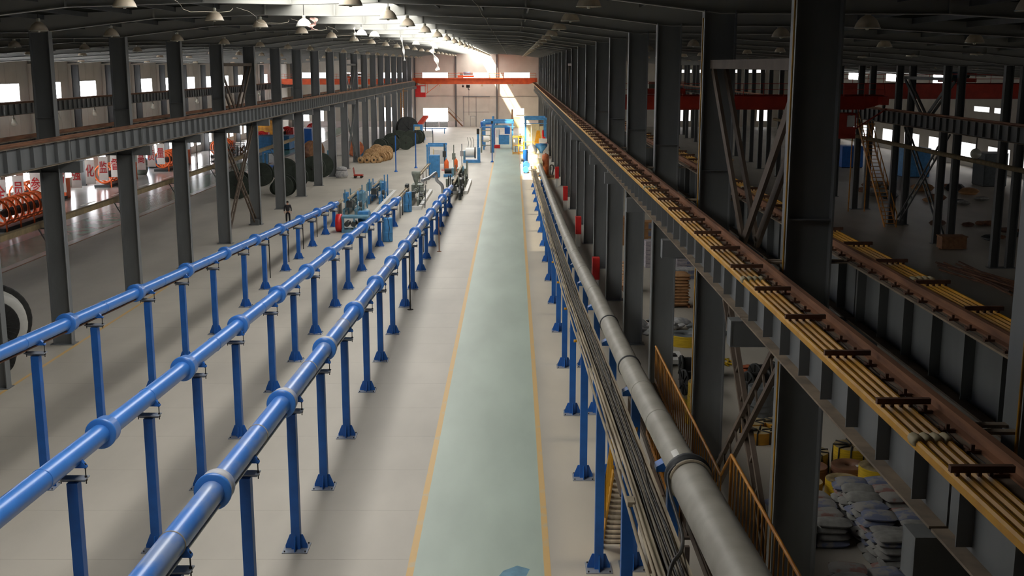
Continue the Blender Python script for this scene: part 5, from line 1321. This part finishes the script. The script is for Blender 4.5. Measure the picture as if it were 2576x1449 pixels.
roll(6.9, 41.0, 0.5, 0.22, 'flat yellow roll behind the stacked yellow rolls', 'plain yellow rolls')
roll(7.85, 50.2, 0.75, 0.5, 'large yellow roll before the white sacks', 'plain yellow rolls', top='coil_grey')
for i in range(5):
    r_ = roll(8.9+0.05*(i % 2), 39.6-0.1*i, 0.55-0.02*i, 0.24, 'grey coil in the leaning stack beyond the amber handrail', 'grey coils', 'coil_grey', 'coil_grey', z=0.24*i)
for i in range(4): roll(8.3+0.8*(i % 2), 36.6+1.0*(i//2), 0.45, 0.4, 'olive strapped roll behind the brown cross brace', 'olive rolls', 'cond', 'tape_top', straps=6)
tag(obj('loose_tape', MB().tube([(7.9+0.5*math.sin(i*1.1)+0.03*i, 46.9+0.6*math.cos(i*1.7), 0.03+0.015*(i % 4)) for i in range(40)], 0.04, 5), 'tape_yellow'), 'tangle of loose yellow tape on the floor', 'tape')
for i, (x, y) in enumerate(((7.2, 44.3), (8.0, 44.9), (7.0, 42.2), (9.4, 42.0), (9.9, 43.2))):
    drum(x, y, 0.5, 0.8, 'small black spool lying beyond the amber handrail, %s from the left' % nth(i+1), 'small black spools', 'drum_black', 'cable_black', PI/2+0.1*i)
for i, (x, y, z) in enumerate(((9.3, 40.8, 0), (9.8, 41.4, 0), (9.5, 45.5, 0), (10.3, 44.6, 0))):
    o = obj('rust_scrap', MB().bar((x, y, 0.06), (x+0.5, y+0.4, 0.10), 0.5, 0.12).bar((x, y+0.2, 0.16), (x+0.3, y-0.2, 0.30), 0.2, 0.1), 'rust_tank'); tag(o, 'rusty orange scrap among the black spools', 'scrap', 'rusty scrap')
t = thing('carton_pallet', 'pallet of white boards beside the small black spools', 'pallet', (6.6, 46.8, 0)); B(t, 'board_pile', 'white', -0.5, 0.6, -0.6, 0.9, 0.13, 0.32); B(t, 'skid', 'wood_brown', -0.5, -0.35, -0.6, 0.9, 0, 0.13); B(t, 'skid', 'wood_brown', 0.45, 0.6, -0.6, 0.9, 0, 0.13); B(t, 'tray', 'iron', 0.0, 0.35, -0.1, 0.3, 0.32, 0.38)
def pack_stack(x, y, n, label, m, w=1.1, d=1.0, h=0.28):
    for i in range(n):
        t = thing('pack', label % ['bottom', 'second', 'third', 'fourth', 'fifth', 'sixth', 'seventh'][i], 'pack', (x, y, i*h), 0, label[:30]+' packs'); B(t, 'wrap', m, 0, w, 0, d, 0, h-0.02); B(t, 'print', 'bag_print', w*0.55, w*0.8, -0.01, 0, 0.05, h-0.07)
pack_stack(8.3, 70.0, 6, 'white printed pack in the pallet stack behind the columns, %s layer', 'foam')
pack_stack(10.2, 69.4, 4, 'white printed pack right of the tall pack stack, %s layer', 'foam')
pack_stack(7.6, 79.0, 4, 'brown carton stacked behind the white packs, %s layer', 'card', 1.2, 1.0, 0.5)
pack_stack(9.0, 79.3, 3, 'brown carton right of the carton stack, %s layer', 'card', 1.0, 1.0, 0.55)
pack_stack(9.6, 66.0, 2, 'pinkish pack in front of the white packs, %s layer', 'bag_white', 1.4, 1.0, 0.3)

# far side of the right bay
t = thing('tube_heap', 'heap of rusty steel tubes on the right bay floor', 'tubes', (0, 0, 0))
rt = random.Random(5)
for i in range(16):
    a = (26.4+rt.uniform(-0.3, 1.5)+0.06*i, 69.5+rt.uniform(-1.2, 2.0), 0.07+0.05*(i % 4)); b = (27.2+rt.uniform(0.0, 2.0)+0.06*i, 60.5+rt.uniform(-0.6, 1.4), 0.07+0.05*(i % 4))
    obj('tube', MB().tube([a, b], 0.06, 8), 'rust' if i % 3 else 'rust_dark', t)
t = thing('wood_crate', 'wooden crate at the foot of a twin column', 'crate', (30.0, 77.3, 0)); B(t, 'side', 'wood_brown', -0.6, 1.1, -0.5, -0.45, 0.1, 0.9); B(t, 'side', 'wood_brown', -0.6, 1.1, 0.45, 0.5, 0.1, 0.9); B(t, 'lid', 'wood_brown', -0.65, 1.15, -0.55, 0.55, 0.9, 0.96); B(t, 'end', 'wood_brown', -0.6, -0.55, -0.45, 0.45, 0.1, 0.9); B(t, 'end', 'wood_brown', 1.05, 1.1, -0.45, 0.45, 0.1, 0.9); B(t, 'runner', 'wood_brown', -0.6, 1.1, -0.05, 0.05, 0, 0.1)
t = thing('access_stair', 'steep amber access stair between the twin columns', 'stairs', (29.55, 88.0, 0))
A0, A1 = Vector((0, 0, 0)), Vector((0.0, 8.5, 7.6))
for x in (-0.45, 0.45):
    obj('stringer', MB().bar(A0+Vector((x, 0, 0)), A1+Vector((x, 0, 0)), 0.05, 0.24), 'amber', t); obj('rail', MB().bar(A0+Vector((x, 0, 1.0)), A1+Vector((x, 0, 1.0)), 0.06), 'amber', t)
    for i in range(10):
        p = A0.lerp(A1, i/9)+Vector((x, 0, 0)); obj('baluster', MB().bar(p, p+Vector((0, 0, 1.0)), 0.05), 'amber', t)
for i in range(1, 28): obj('tread', MB().box(-0.43, 0.43, 8.5*i/28-0.13, 8.5*i/28+0.13, 7.6*i/28-0.02, 7.6*i/28+0.02), 'amber', t)
for y in (8.5,): B(t, 'landing', 'amber', -0.5, 1.0, 8.5, 10, 7.55, 7.62); B(t, 'landing_post', 'amber', -0.5, -0.42, 9.8, 9.9, 0, 7.55); B(t, 'landing_post', 'amber', 0.9, 0.98, 9.8, 9.9, 0, 7.55)
def junk(x, y, n, spread, label, mats, sz=0.5, seed=1):
    rj = random.Random(seed)
    spots = sorted((x+rj.uniform(-spread, spread), y+rj.uniform(-spread*1.6, spread*1.6), sz*rj.uniform(0.6, 1.5)) for _ in range(n))
    for i, (px, py, s_) in enumerate(spots):
        m = mats[i % len(mats)]
        o = put('scrap_bundle', sack_mesh('scrap_bundle', m, s_, s_*0.8, s_*0.35, seed*50+i, 6), None, (px, py, 0.01), (0, 0, rj.uniform(0, 6)))
        tag(o, label + ', %s from the left' % nth(i+1), 'scrap', label[:40])
junk(22.6, 143, 22, 2.6, 'white and brown scrap bundle in the distant right bay heap', ('bag_white', 'silver', 'rust_tank', 'bag_white'), 0.7, 3)
junk(25.5, 152, 10, 3.0, 'brown timber scrap behind the white scrap heap', ('wood_brown', 'wood', 'card'), 0.8, 4)
junk(40, 110, 18, 5.0, 'scrap bundle on the floor of the farthest right bay', ('rust', 'bag_grey', 'mach_dark', 'card'), 0.8, 5)
junk(36, 86, 10, 3.0, 'small dark scrap beyond the twin columns', ('rust_dark', 'mach_dark', 'rust'), 0.5, 6)
for i, (x, y, w, h, m) in enumerate([(44, 128, 3, 3.2, 'blue_mach'), (49, 118, 2.4, 3.4, 'mach_dark'), (40.5, 140, 2.6, 2.6, 'blue_post'), (52, 108, 2.2, 2.4, 'blue_mach')]):
    housing((x, y, 0), w, 3, h, 'dim machine housing in the farthest right bay, %s from the left' % nth([2, 3, 1, 4][i]), m)
t = thing('round_lamp', 'round floodlight glinting under the right bay girder', 'floodlight', (29.7, 73.0, 6.9)); obj('head', MB().lathe([(0, -0.15), (0.3, -0.12), (0.34, 0.1), (0, 0.12)], 18, axis='y'), 'lamp_rim', t); obj('arm', MB().bar((0, 0, 0), (0, 0, 1.06), 0.05), 'iron', t)

# ================================================================== small things under the roof
def rag(p, pts, w, label, m):
    P = smooth([Vector(p)+Vector(q) for q in pts], 5); mb = MB(); vs = []
    for i, q in enumerate(P):
        ww = w*(0.6+0.4*math.sin(i*0.9)); 
        for s_, d in ((-1, 0), (-0.3, 0.05), (0.3, -0.05), (1, 0)): vs.append((q.x+s_*ww/2, q.y+d+0.03*math.sin(i), q.z))
    n = len(P)
    fs = [(4*i+k, 4*i+k+1, 4*i+k+5, 4*i+k+4) for i in range(n-1) for k in range(3)]
    back = [(x, y+0.012, z) for x, y, z in vs]
    mb.add(vs, fs, True); mb.add(back, fs, True)
    return tag(obj('hanging_rag', mb, m), label, 'rag')
rag((-8.3, 48.2, 14.42), [(0, 0, 0), (0.1, 0, -0.2), (-0.1, 0, -0.35), (0.05, 0, -0.5)], 0.34, 'pink crumpled rag hanging under the roof strip', 'cloth_pink')
rag((-8.0, 82.5, 14.55), [(0, 0, 0), (0.12, 0, -0.6), (0.2, 0, -1.2), (0.24, 0, -1.75)], 0.16, 'narrow white rag strip hanging under the roof strip', 'cloth_white')
rag((-7.4, 104, 14.55), [(0, 0, 0), (0.2, 0, -0.5), (0.1, 0, -0.9), (0.45, 0, -1.5), (0.6, 0, -2.2), (0.55, 0, -2.6)], 0.45, 'long torn white sheet hanging under the roof strip', 'cloth_white')
rag((-8.5, 62, 14.5), [(0, 0, 0), (0.03, 0, -0.2), (0.05, 0, -0.4), (0.03, 0, -0.6)], 0.12, 'short white rag strip hanging beside a lamp', 'cloth_white')
for i in range(8):
    y0_, y1_ = gy(i), gy(i+1)
    P = [(-9.6+0.25*math.sin(j), y0_+(y1_-y0_)*j/10, 14.45-0.35*math.sin(PI*j/10)+0.02*math.sin(j*2.3)) for j in range(11)]
    tag(obj('slack_cable', MB().tube(P, 0.007, 5), 'wire'), 'slack pale cable looping between rafters by the roof strip, %s from the camera' % nth(i+1), 'cable', 'slack roof cables')
tag(obj('floor_rag', MB().lathe([(0, 0.02), (0.12, 0.03), (0.2, 0.0)], 7, (-19.6, 38.7, 0)), 'blue_mach'), 'scrap of blue cloth on the floor at the left edge', 'rag')
tag(obj('paint_stain', MB().add([(-0.5, 25.9, 0.006), (-0.25, 26.6, 0.006), (0.1, 26.9, 0.006), (0.42, 26.7, 0.006), (0.3, 26.2, 0.006), (0.0, 26.0, 0.006)], [(0, 1, 2, 3, 4, 5)]), 'teal_mach'), 'blue-green paint stain on the walkway in front', 'stain')
